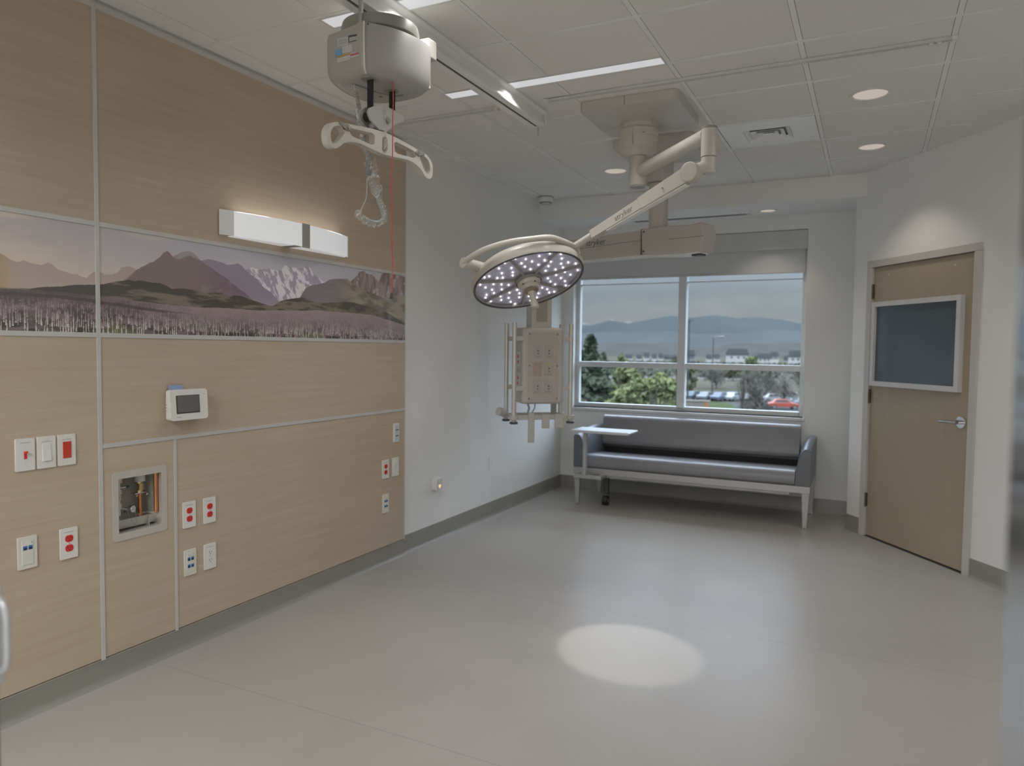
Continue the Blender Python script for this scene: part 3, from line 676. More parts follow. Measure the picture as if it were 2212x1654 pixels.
for k in range(5): sticker('print_line', [(434, 540+k*10), (560, 516+k*10), (560, 519+k*10), (434, 543+k*10)], m_ink, .0022)
for k in range(4): sticker('print_line', [(275, 575+k*20), (395, 548+k*20), (395, 553+k*20), (275, 580+k*20)], m_ink, .0015)
MB().tube([(KR.x+.004, KR.y+.001, 2.668), (KR.x+.004, KR.y+.001, 2.56), (KR.x+.003, KR.y+.004, 2.525), (KR.x-.004, KR.y+.016, 2.503), (KR.x-.012, KR.y+.034, 2.489)], .0035, 8).build('cover_seam', m_plate2, pl)
for a, b_ in (((693, 340)), ((1447, 712))) if False else ((693, 340), (1447, 712)):
    p = at_plane(*zs(a, b_), (-1.74, 2.26, 2.6) if a < 900 else (-1.648, 2.50, 2.6), Vector((1, -.6 if a < 900 else -.05, 0)).normalized()); MB().sphere(p, .0035, 10, 6).build('screw', m_dark, pl)
# straps
BXP = -1.775
for sy, zb in ((2.319, 2.335), (2.461, 2.385)):
    MB().box(BXP-.014, BXP+.014, sy-.0016, sy+.0016, zb, 2.488).build('strap', m_strap, pl)

sb = empty('sling_bar', (-1.763, 2.38, 2.24), 'cream sling spreader bar with two loop hooks hanging from the straps', 'spreader bar')
Mb = frame((BXP, 0, 0), (0, 1, 0), (0, 0, 1), (1, 0, 0))
CBO = [(2.269, 2.337), (2.278, 2.357), (2.344, 2.392), (2.395, 2.398), (2.469, 2.398), (2.507, 2.393), (2.513, 2.372), (2.448, 2.342), (2.437, 2.330), (2.395, 2.300), (2.340, 2.293), (2.286, 2.315)]
for a_, b_ in ((-.026, -.018), (.018, .026)): MB().prism(CBO, a_, b_, Mb).build('cheek_plate', m_lift, sb, bevel=.003, seg=2)
MB().prism([(2.330, 2.345), (2.344, 2.391), (2.395, 2.397), (2.469, 2.397), (2.506, 2.392), (2.512, 2.372), (2.447, 2.343), (2.436, 2.331), (2.395, 2.301), (2.345, 2.296)], -.0185, .0185, Mb).build('carry_block', m_lift, sb, bevel=.003, seg=2)
MB().cyl((BXP-.016, 2.312, 2.338), (BXP+.016, 2.312, 2.338), .017, n=24).build('strap_roller', m_strap, sb)
MB().cyl((BXP-.020, 2.345, 2.312), (BXP+.024, 2.345, 2.312), .014, n=20).build('cross_pin', m_lift, sb, bevel=.003)
MB().cyl((BXP+.024, 2.395, 2.345), (BXP+.031, 2.395, 2.345), .013).build('swivel_bolt', m_steel, sb)
MB().cyl((-1.768, 2.385, 2.315), (-1.764, 2.38, 2.24), .019).build('swivel_neck', m_lift, sb)
def bez(p0, p1, p2, n=8):
    return [((1-u)**2*p0[0]+2*u*(1-u)*p1[0]+u*u*p2[0], (1-u)**2*p0[1]+2*u*(1-u)*p1[1]+u*u*p2[1]) for u in [k/n for k in range(n+1)]]
half_top = [(.0, .046), (.04, .046), (.14, .036), (.215, .026), (.25, .020)]
hook_out = bez((.25, .020), (.315, .022), (.336, -.025), 8)+bez((.336, -.025), (.345, -.085), (.312, -.092), 6)
inner_b = bez((.312, -.092), (.285, -.098), (.255, -.066), 6)+bez((.255, -.066), (.225, -.042), (.15, -.038), 6)+[(.06, -.046), (.0, -.050)]
BS = .90
sc_ = lambda l: [(x*BS, y*BS) for x, y in l]
H_ = half_top+hook_out[1:]+inner_b[1:]
outl = H_+[(-x, y) for x, y in reversed(H_[1:-1])]
slot = [(.062, .016), (.075, .024), (.20, .012), (.214, .0), (.208, -.014), (.19, -.02), (.085, -.026), (.066, -.02)]
eye = [(.255, .004)]+bez((.255, .004), (.305, .008), (.318, -.035), 6)[1:]+bez((.318, -.035), (.322, -.072), (.303, -.076), 4)[1:]+bez((.303, -.076), (.28, -.068), (.255, -.034), 5)[1:-1]+[(.240, -.014)]
dB = (Vector((-1.737, 2.64, 0))-Vector((-1.79, 2.12, 0))).normalized()
MB_ = frame((-1.763, 2.378, 2.250), dB, (0, 0, 1), dB.cross(Vector((0, 0, 1))))
def solid_with_holes(mb, outer, holes, d0, d1, M):
    loops = [outer]+holes; pts = [p for l in loops for p in l]
    tri = tessellate_polygon([[Vector((x, y, 0)) for x, y in l] for l in loops]); n = len(pts)
    vs = [M @ Vector((x, y, d)) for d in (d0, d1) for x, y in pts]
    fs = []
    for t_ in tri: fs += [tuple(t_), tuple(i+n for i in reversed(t_))]
    o = 0
    for l in loops:
        k = len(l)
        for i in range(k): fs.append((o+i, o+(i+1) % k, n+o+(i+1) % k, n+o+i))
        o += k
    return mb.add(vs, fs, False)
mir = lambda l: [(-x, y) for x, y in l]
solid_with_holes(MB(), sc_(outl), [sc_(slot), mir(sc_(slot)), sc_(eye), mir(sc_(eye))], -.015, .015, MB_).build('bar', m_cream, sb, bevel=.0035, seg=3)
MB().prism(rrect(.026, .056, .0125), .015, .0175, MB_ @ Matrix.Translation((0, -.004, 0))).build('badge', m_liftdk, sb)
for s_ in (-1, 1):
    MB().prism(sc_([(s_*.205, .010), (s_*.222, .022), (s_*.275, .020), (s_*.272, .012), (s_*.235, -.004), (s_*.215, -.002)]), .010, .019, MB_).build('hook_gate', m_liftdk, sb, bevel=.0015)
    MB().cyl(MB_ @ Vector((s_*.200, .007, .018)), MB_ @ Vector((s_*.200, .007, .022)), .006).build('gate_pin', m_steel, sb)
mb = MB(); q = [MB_ @ Vector((x, y, .0182)) for x, y in ((-.004, -.018), (.004, -.010), (.006, .006), (.001, .016), (-.004, .006), (-.004, -.018), (-.007, -.026))]
mb.tube(q, .0011, 6).build('emblem', m_plate2, sb)

pc = empty('pull_cord', (-1.70, 2.35, 2.49), 'thin red emergency cord hanging from the lift motor', 'cord')
rx = -1.715; cp = []
p_top = at_x(848, 170, rx); p_bot = at_x(846, 636, rx)
for k in range(25):
    u = k/24; p = p_top.lerp(p_bot, u); cp.append(p+Vector((0, .004*math.sin(u*9)+.002*math.sin(u*23), 0)))
MB().tube(cp, .0019, 8).build('cord', m_red_cord, pc)
MB().lathe([(.0001, .002), (.010, .002), (.010, 0), (.0001, 0)], Matrix.Translation(p_top), 20).build('ferrule', m_red, pc)
MB().cyl(p_bot+Vector((0, 0, .006)), p_bot+Vector((0, -.002, -.018)), .004, .008, 6).build('end_weight', m_dark, pc)

# hand control: coiled cable, handset in a clear bag
hc = empty('hand_control', (-1.865, 2.30, 2.46), 'coiled grey hand control cable wrapped in clear plastic, looped under the lift', 'hand control')
m_coil = mat('coil_cable', (.42, .44, .40), .45, var=.03); m_hand = mat('handset_grey', (.25, .25, .24), .4, var=.03)
m_film = bpy.data.materials.new('clear_film'); m_film.use_nodes = True; t = m_film.node_tree; t.nodes.clear()
o_ = t.nodes.new('ShaderNodeOutputMaterial'); tr = t.nodes.new('ShaderNodeBsdfTransparent'); gl = t.nodes.new('ShaderNodeBsdfPrincipled'); gl.inputs['Roughness'].default_value = .12; gl.inputs['Base Color'].default_value = (.75, .75, .74, 1)
ns_ = t.nodes.new('ShaderNodeTexNoise'); ns_.inputs['Scale'].default_value = 30; ns_.inputs['Distortion'].default_value = 1.5; rp = t.nodes.new('ShaderNodeValToRGB'); rp.color_ramp.elements[0].position = .45; rp.color_ramp.elements[1].position = .7
rp.color_ramp.elements[0].color = (.10, .10, .10, 1); rp.color_ramp.elements[1].color = (.7, .7, .7, 1)
cc = t.nodes.new('ShaderNodeTexCoord'); t.links.new(cc.outputs['Object'], ns_.inputs['Vector']); t.links.new(ns_.outputs['Fac'], rp.inputs[0])
mxs = t.nodes.new('ShaderNodeMixShader'); t.links.new(rp.outputs[0], mxs.inputs[0]); t.links.new(tr.outputs[0], mxs.inputs[1]); t.links.new(gl.outputs[0], mxs.inputs[2]); t.links.new(mxs.outputs[0], o_.inputs[0])
bpn = t.nodes.new('ShaderNodeBump'); bpn.inputs['Strength'].default_value = .8; bpn.inputs['Distance'].default_value = .01; t.links.new(ns_.outputs['Fac'], bpn.inputs['Height']); t.links.new(bpn.outputs[0], gl.inputs['Normal'])
def coil(pts, R, wire, pitch, parent, name):
    P_ = [Vector(p) for p in pts]; L_ = [0]
    for a, b_ in zip(P_, P_[1:]): L_.append(L_[-1]+(b_-a).length)
    tot = L_[-1]; n = int(tot/pitch*10); out_ = []; a = None
    def pos(s):
        for i in range(len(P_)-1):
            if s <= L_[i+1]: return P_[i].lerp(P_[i+1], (s-L_[i])/(L_[i+1]-L_[i]))
        return P_[-1]
    for k in range(n+1):
        s = tot*k/n; c = pos(s); d = (pos(min(tot, s+.003))-pos(max(0, s-.003))).normalized()
        if a is None: a = d.orthogonal().normalized()
        a = (a-d*a.dot(d)).normalized(); b_ = d.cross(a); th = 2*math.pi*k/10
        out_.append(c+(a*math.cos(th)+b_*math.sin(th))*R)
    return MB().tube(out_, wire, 6).build(name, m_coil, parent)
hx = -1.865
Q = lambda l: [at_x(a, b_, hx) for a, b_ in l]
MB().tube(smooth(Q([(768, 170), (766, 185), (767, 196)]), 4), .0025, 8).build('cable_end', m_coil, hc)
coil(smooth(Q([(768, 196), (774, 225), (780, 262), (788, 310), (797, 348), (806, 392), (816, 425), (827, 458), (829, 470), (822, 479), (808, 481), (794, 476), (783, 469)])), .0075, .0022, .0058, hc, 'coiled_cable')
MB().tube(smooth(Q([(782, 468), (778, 461), (783, 447), (791, 428), (793, 405), (793, 385)]), 5), .0022, 8).build('plain_cable', m_coil, hc)
ph = Q([(800, 330), (795, 380)])
dz = (ph[0]-ph[1]).normalized(); dy = Vector((1, 0, 0)); dx = dy.cross(dz)
Mh = frame((ph[0]+ph[1])/2, dx, dy, dz)
MB().box(-.013, .013, -.010, .010, -.045, .045, Mh).build('handset', m_hand, hc, bevel=.005)
for zz in (-.02, .01): MB().box(-.006, .006, .0095, .012, zz-.005, zz+.005, Mh).build('button', m_lift, hc, bevel=.001)
film = smooth(Q([(772, 235), (781, 285), (793, 330), (800, 352), (806, 385), (818, 425), (829, 455), (831, 470), (822, 481), (806, 484), (790, 478), (776, 464), (770, 458)]), 6)
rr = [.012+.004*math.sin(i*1.9)+(.013 if 16 < i < 30 else 0) for i in range(len(film))]
MB().tube(film, rr, 14).build('plastic_bag', m_film, hc, smooth_all=True)

# ------------------------------------------------------------------ surgical light
LC = Vector((-1.776, 3.787, 1.830)); SPOT = Vector((-1.03, 3.33, 0))
ln = (SPOT-LC).normalized(); la = ln.cross((LC-CAMP).normalized()).normalized()
if la.dot(r_) < 0: la = -la
lb = (-ln).cross(la).normalized()
ML = frame(LC, la, lb, -ln)           # local z points up out of the back of the head
sl_ = empty('surgical_light', (-1.28, 4.245, 2.85), 'round surgical light head lit with many lamps on a cream jointed arm', 'surgical light')
R = .325
prof = [(R-.012, .0), (R-.004, -.004), (R, .004), (R+.004, .03), (R-.006, .060), (R-.04, .088), (R-.10, .098), (.05, .10), (.0001, .10)]
MB().lathe(prof, ML, 96).build('head_shell', m_cream, sl_, auto=60)
m_rim = mat('dark_rubber_rim', (.075, .075, .08), .35, var=.05)
MB().lathe([(R-.013, .006), (R-.011, -.004), (R-.006, -.006), (R-.001, -.003), (R-.002, .008)], ML, 96, close=True).build('rim', m_rim, sl_)
m_refl = mat('reflector_silver', (.62, .60, .65), .35, metal=.15, var=.22, scale=34, bump=.6, bscale=40, emit=(.82, .78, .90), es=.19)  # weak glow added in place of lamp light scattered inside the head
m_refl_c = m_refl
lens_m = glass_mat('lamp_cover', (.95, .95, .97), .6)
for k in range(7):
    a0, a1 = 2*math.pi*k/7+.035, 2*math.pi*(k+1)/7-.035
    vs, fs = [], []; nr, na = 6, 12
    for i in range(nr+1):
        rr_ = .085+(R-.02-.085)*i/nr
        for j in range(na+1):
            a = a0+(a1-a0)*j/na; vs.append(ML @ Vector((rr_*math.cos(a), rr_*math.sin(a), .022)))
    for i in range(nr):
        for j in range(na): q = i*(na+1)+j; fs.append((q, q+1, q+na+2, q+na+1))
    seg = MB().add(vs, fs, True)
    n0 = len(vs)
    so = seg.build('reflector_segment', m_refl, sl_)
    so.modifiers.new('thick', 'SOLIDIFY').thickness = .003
    rib = MB(); am = 2*math.pi*k/7; c_, s_ = math.cos(am), math.sin(am)
    Mrb = ML @ Matrix.Rotation(am, 4, 'Z')
    rib.box(.08, R-.018, -.006, .006, .004, .022, Mrb).build('rib', m_lift, sl_, bevel=.002)
m_led = mat('lit_lamp', (.9, .9, .9), .3, emit=(1, .98, 1.0), es=5, var=.0)
m_cup = mat('lamp_cup', (.70, .68, .72), .18, metal=.6, var=.1, scale=60, emit=(.85, .82, .92), es=.22)  # cups glow faintly too, standing in for light caught from the bulbs
random.seed(3)
li = 0
for k in range(7):
    base = 2*math.pi*(k+.5)/7
    for rr_, offs in ((.122, (-.02,)), (.165, (-.23, .21)), (.212, (-.28, .02, .30)), (.258, (-.17, .14)), (.288, (-.31, .32))):
        for of in offs:
            a = base+of+random.uniform(-.05, .05); r_r = rr_+random.uniform(-.009, .007)
            c = Vector((r_r*math.cos(a), r_r*math.sin(a), .018))
            if li == 0:
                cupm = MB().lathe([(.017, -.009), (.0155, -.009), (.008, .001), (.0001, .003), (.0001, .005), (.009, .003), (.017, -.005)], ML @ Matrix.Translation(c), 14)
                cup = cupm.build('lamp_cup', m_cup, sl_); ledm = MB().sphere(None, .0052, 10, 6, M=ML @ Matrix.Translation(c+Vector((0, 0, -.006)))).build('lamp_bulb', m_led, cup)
                MW[ledm.name] = MW[cup.name]; c_first = c
                cup0, led0 = cup, ledm
            else:
                dloc = (ML.to_3x3() @ (c-c_first))
                cu = cup0.copy(); COL.objects.link(cu); cu.parent = sl_; cu.location = dloc
                le = led0.copy(); COL.objects.link(le); le.parent = cu
            li += 1
MB().lathe([(R-.020, .024), (R-.012, .020), (R-.012, .002), (R-.018, .002)], ML, 96, close=True).build('inner_ring', m_lift, sl_)
MB().lathe([(.0001, .006), (R-.02, .006), (R-.02, .0045), (.0001, .0045)], ML, 96).build('front_glass', lens_m, sl_)
MB().lathe([(.080, .02), (.080, -.004), (.074, -.008), (.070, -.004), (.070, .02)], ML, 56).build('hub_ring', m_liftdk, sl_)
MB().lathe([(.068, .02), (.068, -.012), (.060, -.026), (.050, -.030), (.046, -.050), (.030, -.056), (.0001, -.056)], ML, 56).build('hub', m_cream, sl_)
for a in (-2.2, -.9): MB().cyl(ML @ Vector((.057*math.cos(a), .057*math.sin(a), -.026)), ML @ Vector((.057*math.cos(a), .057*math.sin(a), -.030)), .005).build('hub_screw', m_dark, sl_)
MB().lathe([(.022, -.056), (.024, -.075), (.017, -.088), (.018, -.12), (.023, -.15), (.020, -.168), (.0001, -.172)], ML, 24).build('sterile_handle', m_cream, sl_)
MB().lathe([(.024, -.056), (.044, -.062), (.036, -.068), (.022, -.070)], ML, 24, close=True).build('handle_flange', mat('tan_plastic', (.30, .24, .17), .4), sl_)
hp = ML @ Vector((0, 0, -.19))
light('surgical_beam', 'SPOT', hp, 56, (1, .985, .96), target=SPOT, spot_size=math.radians(22), spot_blend=.34, shadow_soft_size=.02)
# yoke round the back of the head
yp = LC-ln*.070
Yk = lambda a, b_: at_plane(a, b_, yp, ln)
lp = Yk(1003, 568); lq = Yk(1046, 579); J = Yk(1241, 532)
yk = smooth([lp, Yk(1017, 556), Yk(1050, 538), Yk(1100, 523), Yk(1150, 516), Yk(1187, 513), Yk(1215, 521), J], 8)
MB().tube(yk, .0165, 14).build('yoke', m_cream, sl_)
d_ = (lq-lp).normalized(); MB().cyl(lp-d_*.012, lq+d_*.05, .030, n=28).build('pivot_stub', m_cream, sl_, bevel=.003)
# arms
E0 = Vector((-.746, 3.642, 2.50)); C0 = Vector((-1.28, 4.245, 2.50))
jr = J+Vector((0, 0, -.005))
zt = at_plane(1532, 274, E0, Vector((f_.x, f_.y, 0)).normalized()).z; zb = at_plane(1530, 376, E0, Vector((f_.x, f_.y, 0)).normalized()).z
MB().cyl((E0.x, E0.y, zt-.01), (E0.x, E0.y, 2.39), .038, n=32).build('joint_tube', m_cream, sl_, bevel=.003)
MB().cyl((E0.x, E0.y, zt), (E0.x, E0.y, zt-.014), .0385, n=32).build('joint_cap', m_liftdk, sl_, bevel=.004)
MB().cyl((E0.x, E0.y, 2.39), (E0.x, E0.y, zb), .036, n=32).build('knuckle', m_cream, sl_, bevel=.006)
da = (E0-C0).normalized()
MB().cyl(C0, E0-da*.02, .037, n=32).build('upper_arm', m_cream, sl_)
el = at_plane(1494, 373, E0+Vector((-.04, -.03, 0)), Vector((f_.x, f_.y, 0)).normalized())
ds = (el-J); Ls = ds.length; ds.normalize(); side = ds.cross(Vector((0, 0, 1))).normalized(); up = side.cross(ds).normalized()
Msr = frame(J, ds, up, side)
# spring arm: slim box that thickens towards the elbow
def armseg(s0, s1, h0, h1, w, name, lift=0, bev=.006):
    MB().prism([(s0, -h0+lift), (s1, -h1+lift), (s1, h1+lift), (s0, h0+lift)], -w, w, Msr).build(name, m_cream, sl_, bevel=bev, seg=3)
armseg(Ls*.17, Ls*.62, .023, .028, .024, 'spring_arm', .0)
armseg(Ls*.60, Ls*.97, .031, .038, .027, 'spring_arm_rear', .0)
MB().cyl(el-side*.034, el+side*.032, .048, n=36).build('elbow_disc', m_cream, sl_, bevel=.006)
kn = Vector((E0.x, E0.y, zb+.04)); MB().cyl(el, kn, .033, n=24).build('elbow_link', m_cream, sl_)
MB().tube([J-ds*.01, J+ds*Ls*.2], .0185, 18).build('neck', m_cream, sl_)
nj = J-up*.01; MB().cyl(J+up*.01, Yk(1243, 541)-ln*(-.02), .024, n=20).build('yoke_pivot', m_cream, sl_, bevel=.003)
MB().prism([(Ls*.30, -.031), (Ls*.62, -.037), (Ls*.95, -.047), (Ls*.95, -.040), (Ls*.62, -.029), (Ls*.30, -.024)], -.018, .018, Msr).build('arm_underside', m_tee, sl_)
m_logo = mat('logo_grey', (.22, .205, .19), .5)
sgn = 1 if side.dot(CAMP-J) > 0 else -1
if sgn > 0: Mt = frame(J+ds*Ls*.47+side*.0243, -ds if ds.dot(r_) < 0 else ds, up if True else up, side)
else: Mt = frame(J+ds*Ls*.47-side*.0243, ds if ds.dot(r_) > 0 else -ds, up, -side)
text('logo', 'stryker', Mt, .041, m_logo, sl_, shear=.15)
MB().cyl(J+ds*Ls*.80+side*sgn*.028, J+ds*Ls*.80+side*sgn*.031, .004, n=10).build('arm_screw', m_steel, sl_)
# ceiling mount: drum, canopy
cx0, cy0 = -1.28, 4.235
MB().cyl((cx0, cy0, 2.415), (cx0, cy0, 2.60), .050, n=36).build('lower_hub', m_cream, sl_, bevel=.006)
MB().cyl((cx0, cy0, 2.408), (cx0, cy0, 2.416), .044, n=36).build('hub_cap', m_lift, sl_)
MB().lathe([(.0001, 2.585), (.075, 2.585), (.095, 2.61), (.112, 2.622), (.112, 2.69), (.116, 2.692), (.116, 2.735), (.102, 2.745), (.102, 2.77), (.110, 2.772), (.110, 2.785), (.0001, 2.785)], Matrix.Translation((cx0, cy0, 0)), 56).build('drum', m_cream, sl_, auto=30)
MB().cyl((cx0+.06, cy0-.1, 2.705), (cx0+.063, cy0-.108, 2.705), .008).build('drum_screw', m_steel, sl_)
MB().box(cx0-.001, cx0+.001, cy0-.117, cy0-.113, 2.635, 2.73).build('drum_seam', m_liftdk, sl_)
def canopy(parent, x0, x1, y0, y1, zs, zb, r, cx, cy):
    # skirt then a sloping hopper down to the column collar
    a = [(cx-(cx-x0), y0), (x1, y0), (x1, y1), (x0, y1)]
    def ring(x0, x1, y0, y1, rr, z): return [(p[0]+(x0+x1)/2, p[1]+(y0+y1)/2, z) for p in rrect(x1-x0, y1-y0, rr, 4)]
    vs = ring(x0, x1, y0, y1, .035, CZ-.002)+ring(x0, x1, y0, y1, .035, zs); n = len(vs)//2
    vs += [(p[0]+cx, p[1]+cy, zb) for p in rrect(2*r, 2*r, r*.98, 4)]
    fs = [(k*n+i, k*n+(i+1) % n, (k+1)*n+(i+1) % n, (k+1)*n+i) for k in range(2) for i in range(n)]+[tuple(range(n)), tuple(range(3*n-1, 2*n-1, -1))]
    return MB().add(vs, fs, False).build('canopy', m_cream2, parent, auto=25)
canopy(sl_, -1.55, -.985, 3.955, 4.52, 2.805, 2.775, .125, cx0, cy0)
for a, b_ in (((-1.28, 3.953, CZ-.003), (-1.28, 3.953, 2.806)),):
    MB().box(-1.282, -1.278, 3.952, 3.956, 2.806, CZ-.003).build('canopy_seam', m_liftdk, sl_)

# ------------------------------------------------------------------ equipment boom
bm_ = empty('equipment_boom', (-1.365, 5.02, CZ), 'cream equipment boom with socket column, hanging beside the window', 'equipment boom')
bx, by = -1.365, 5.02
canopy(bm_, -1.62, -1.085, 4.75, 5.30, 2.80, 2.76, .13, bx, by)
MB().cyl((bx, by, 2.60), (bx, by, 2.78), .098, n=40).build('flange', m_cream2, bm_, bevel=.004)
MB().cyl((bx, by, 2.26), (bx, by, 2.60), .066, n=40).build('column', m_cream2, bm_)
MB().cyl((bx, by, 2.594), (bx, by, 2.602), .085, n=40).build('collar', m_liftdk, bm_)
HEAD = Vector((-2.43, 5.385, 0))
ad = (Vector((HEAD.x, HEAD.y, 0))-Vector((bx, by, 0))); AL = ad.length; ad.normalize(); an = Vector((ad.y, -ad.x, 0))
if an.dot(CAMP-Vector((bx, by, 0))) < 0: an = -an
Mbm = frame((bx, by, 2.17), ad, (0, 0, 1), an)    # x along the arm, y up, z towards the camera
zarm = lambda px, py: at_plane(px, py, (bx, by, 0)-Vector((0, 0, 0)) if False else Vector((bx, by, 0)), an).z
MB().prism([(-.385, -.055), (-.37, -.075), (-.20, -.078), (.075, -.062), (.085, .118), (-.12, .118), (-.30, .105), (-.39, .112), (-.41, .03)], -.082, .082, Mbm).build('gear_box', m_cream2, bm_, bevel=.012, seg=3)
MB().prism([(.05, -.060), (AL*.75, -.055), (AL+.08, -.03), (AL+.08, .095), (AL*.75, .105), (.05, .112)], -.068, .068, Mbm).build('boom_arm', m_cream2, bm_, bevel=.010, seg=3)
MB().prism([(-.36, -.082), (-.20, -.088), (.05, -.070), (.05, -.060), (-.36, -.072)], -.06, .06, Mbm).build('underside_tray', m_tee, bm_)
MB().prism([(-.36, -.095), (-.29, -.095), (-.29, -.080), (-.36, -.080)], -.03, .03, Mbm).build('brake_foot', m_dark, bm_)
MB().prism([(.06, -.071), (AL, -.060), (AL, -.048), (.06, -.060)], -.05, .05, Mbm).build('arm_underside', m_tee, bm_)
MB().prism([(.09, .044), (AL, .024), (AL, .020), (.09, .040)], .068, .0695, Mbm).build('arm_seam', m_liftdk, bm_)
MB().prism([(-.41, .022), (-.14, .026), (-.14, .022), (-.41, .018)], .082, .0835, Mbm).build('box_seam', m_liftdk, bm_)
MB().prism([(.083, -.06), (.087, -.06), (.087, .116), (.083, .116)], .06, .0835, Mbm).build('box_edge', m_liftdk, bm_)
for yy in (-.04, .095): MB().cyl(Mbm @ Vector((.06, yy, .082)), Mbm @ Vector((.06, yy, .085)), .007).build('box_screw', m_dark, bm_)
xr = ad if ad.dot(r_) > 0 else -ad
text('logo', 'stryker', frame(Mbm @ Vector((.50, .064, .0686)), xr, (0, 0, 1), an), .064, mat('logo_dark', (.10, .09, .085), .5), bm_, shear=.15)
# vertical carrier and service head
rzh = math.radians(41); ch, sh = math.cos(rzh), math.sin(rzh)
Mh = Matrix.Translation((HEAD.x, HEAD.y, 0)) @ Matrix.Rotation(rzh, 4, 'Z')       # local -y is the socket face
MB().box(-.085, .085, -.08, .08, 1.60, 2.16, Mh).build('carrier', m_cream2, bm_, bevel=.006)
MB().box(-.045, .045, -.084, -.079, 1.66, 2.10, Mh).build('carrier_channel', mat('tan_channel', (.36, .31, .25), .4), bm_, bevel=.002)
HW, HD, HZ0, HZ1 = .175, .135, 1.005, 1.615
MB().box(-HW, HW, -HD, HD, HZ0, HZ1, Mh).build('service_head', m_cream2, bm_, bevel=.03, seg=4)
MB().box(-.125, .125, -HD-.004, -HD+.01, HZ0+.03, HZ1-.04, Mh).build('socket_panel', mat('panel_cream', (.47, .43, .385), .35), bm_, bevel=.002)
for sx_ in (-.115, .115):
    for zz in (HZ0+.045, (HZ0+HZ1)/2, HZ1-.055): MB().cyl(Mh @ Vector((sx_, -HD-.003, zz)), Mh @ Vector((sx_, -HD-.007, zz)), .005, n=10).build('panel_screw', m_dark, bm_)
m_sock = mat('socket_plate', (.44, .40, .36), .4, var=.01)
for ix, sx_ in enumerate((-.045, .045)):
    for iz, zz in enumerate((1.425, 1.285, 1.145)):
        if ix == 0 and iz == 1:
            MB().box(sx_-.034, sx_+.034, -HD-.007, -HD-.003, zz-.055, zz+.055, Mh).build('blank_plate', mat('tan_plate', (.42, .33, .255), .4), bm_, bevel=.001); continue
        so = MB().box(sx_-.034, sx_+.034, -HD-.007, -HD-.003, zz-.055, zz+.055, Mh).build('socket', m_sock, bm_, bevel=.001)
        MB().cyl(Mh @ Vector((sx_, -HD-.006, zz+.005)), Mh @ Vector((sx_, -HD-.009, zz+.005)), .006, n=12).build('port', m_dark, so)
        MB().cyl(Mh @ Vector((sx_, -HD-.006, zz-.018)), Mh @ Vector((sx_, -HD-.009, zz-.018)), .005, n=12).build('port', m_dark, so)
        MB().box(sx_-.022, sx_+.02, -HD-.0085, -HD-.006, zz-.042, zz-.039, Mh).build('socket_print', m_ink, so)
        if ix == 1 and iz == 1: MB().box(sx_-.026, sx_+.026, -HD-.0085, -HD-.006, zz+.034, zz+.046, Mh).build('yellow_mark', mat('yellow_mark', (.5, .45, .18), .5), so)
for k, zz in enumerate((1.36, 1.19)):
    so = MB().box(-HW-.004, -HW+.002, -.07, .0, zz-.06, zz+.06, Mh).build('side_outlet', m_plate, bm_, bevel=.001)
    for q in (-.022, .022): MB().cyl(Mh @ Vector((-HW-.003, -.035, zz+q)), Mh @ Vector((-HW-.007, -.035, zz+q)), .016, n=16).build('red_socket', m_red, so)
# four poles with brackets, clamps and the accessory rails
poles = [(-.235, -.125), (-.235, .125), (.235, -.125), (.235, .125)]
for i, (px_, py_) in enumerate(poles):
    MB().cyl(Mh @ Vector((px_, py_, .885)), Mh @ Vector((px_, py_, 1.65)), .0185, n=20).build('pole', m_steelf, bm_)
    sg = 1 if px_ > 0 else -1
    for zz in (1.525, 1.13): MB().box(min(px_, sg*.16), max(px_, sg*.16), py_-.014, py_+.014, zz-.018, zz+.018, Mh).build('pole_bracket', m_cream2, bm_, bevel=.002)
    MB().cyl(Mh @ Vector((px_, py_, .880)), Mh @ Vector((px_, py_, .915)), .032, n=20).build('pole_clamp', m_cream2, bm_, bevel=.004)
    MB().cyl(Mh @ Vector((px_, py_, .848)), Mh @ Vector((px_, py_, .866)), .033, n=20).build('clamp_knob', m_dark, bm_, bevel=.005)
    MB().cyl(Mh @ Vector((px_, py_, .864)), Mh @ Vector((px_, py_, .885)), .018, n=16).build('clamp_stem', m_cream2, bm_)
for py_, zz in ((-.125, .898), (.125, .898)): MB().box(-.235, .235, py_-.008, py_+.008, zz-.018, zz+.018, Mh).build('accessory_rail', m_cream2, bm_, bevel=.002)
for px_ in (-.235, .235): MB().box(px_-.006, px_+.006, -.125, .125, .885, .908, Mh).build('side_rail', m_cream2, bm_, bevel=.002)
for x_, w, z0, z1 in ((-.095, .026, .700, .935), (.025, .032, .812, .925), (.135, .034, .818, .925)):
    MB().box(x_-w, x_+w, -.150, -.134, z0, z1, Mh).build('hanging_bracket', m_cream2, bm_, bevel=.002)
MB().tube([Mh @ Vector(p) for p in ((-.10, -.05, 1.01), (-.09, -.06, .97), (-.11, -.08, .92))], .009, 8).build('drain_hose', m_lift, bm_)
MB().tube([Mh @ Vector(p) for p in ((-.05, -.09, 1.01), (-.06, -.11, .97), (-.09, -.13, .93))], .006, 8).build('cable', m_lift, bm_)
MB().cyl(Mh @ Vector((-.255, .10, .92)), Mh @ Vector((-.315, .07, .935)), .035, n=20).build('round_hook', m_cream2, bm_, bevel=.006)
MB().box(.15, .19, .09, .13, .91, 1.01, Mh).build('cable_clip', m_lift, bm_, bevel=.003)

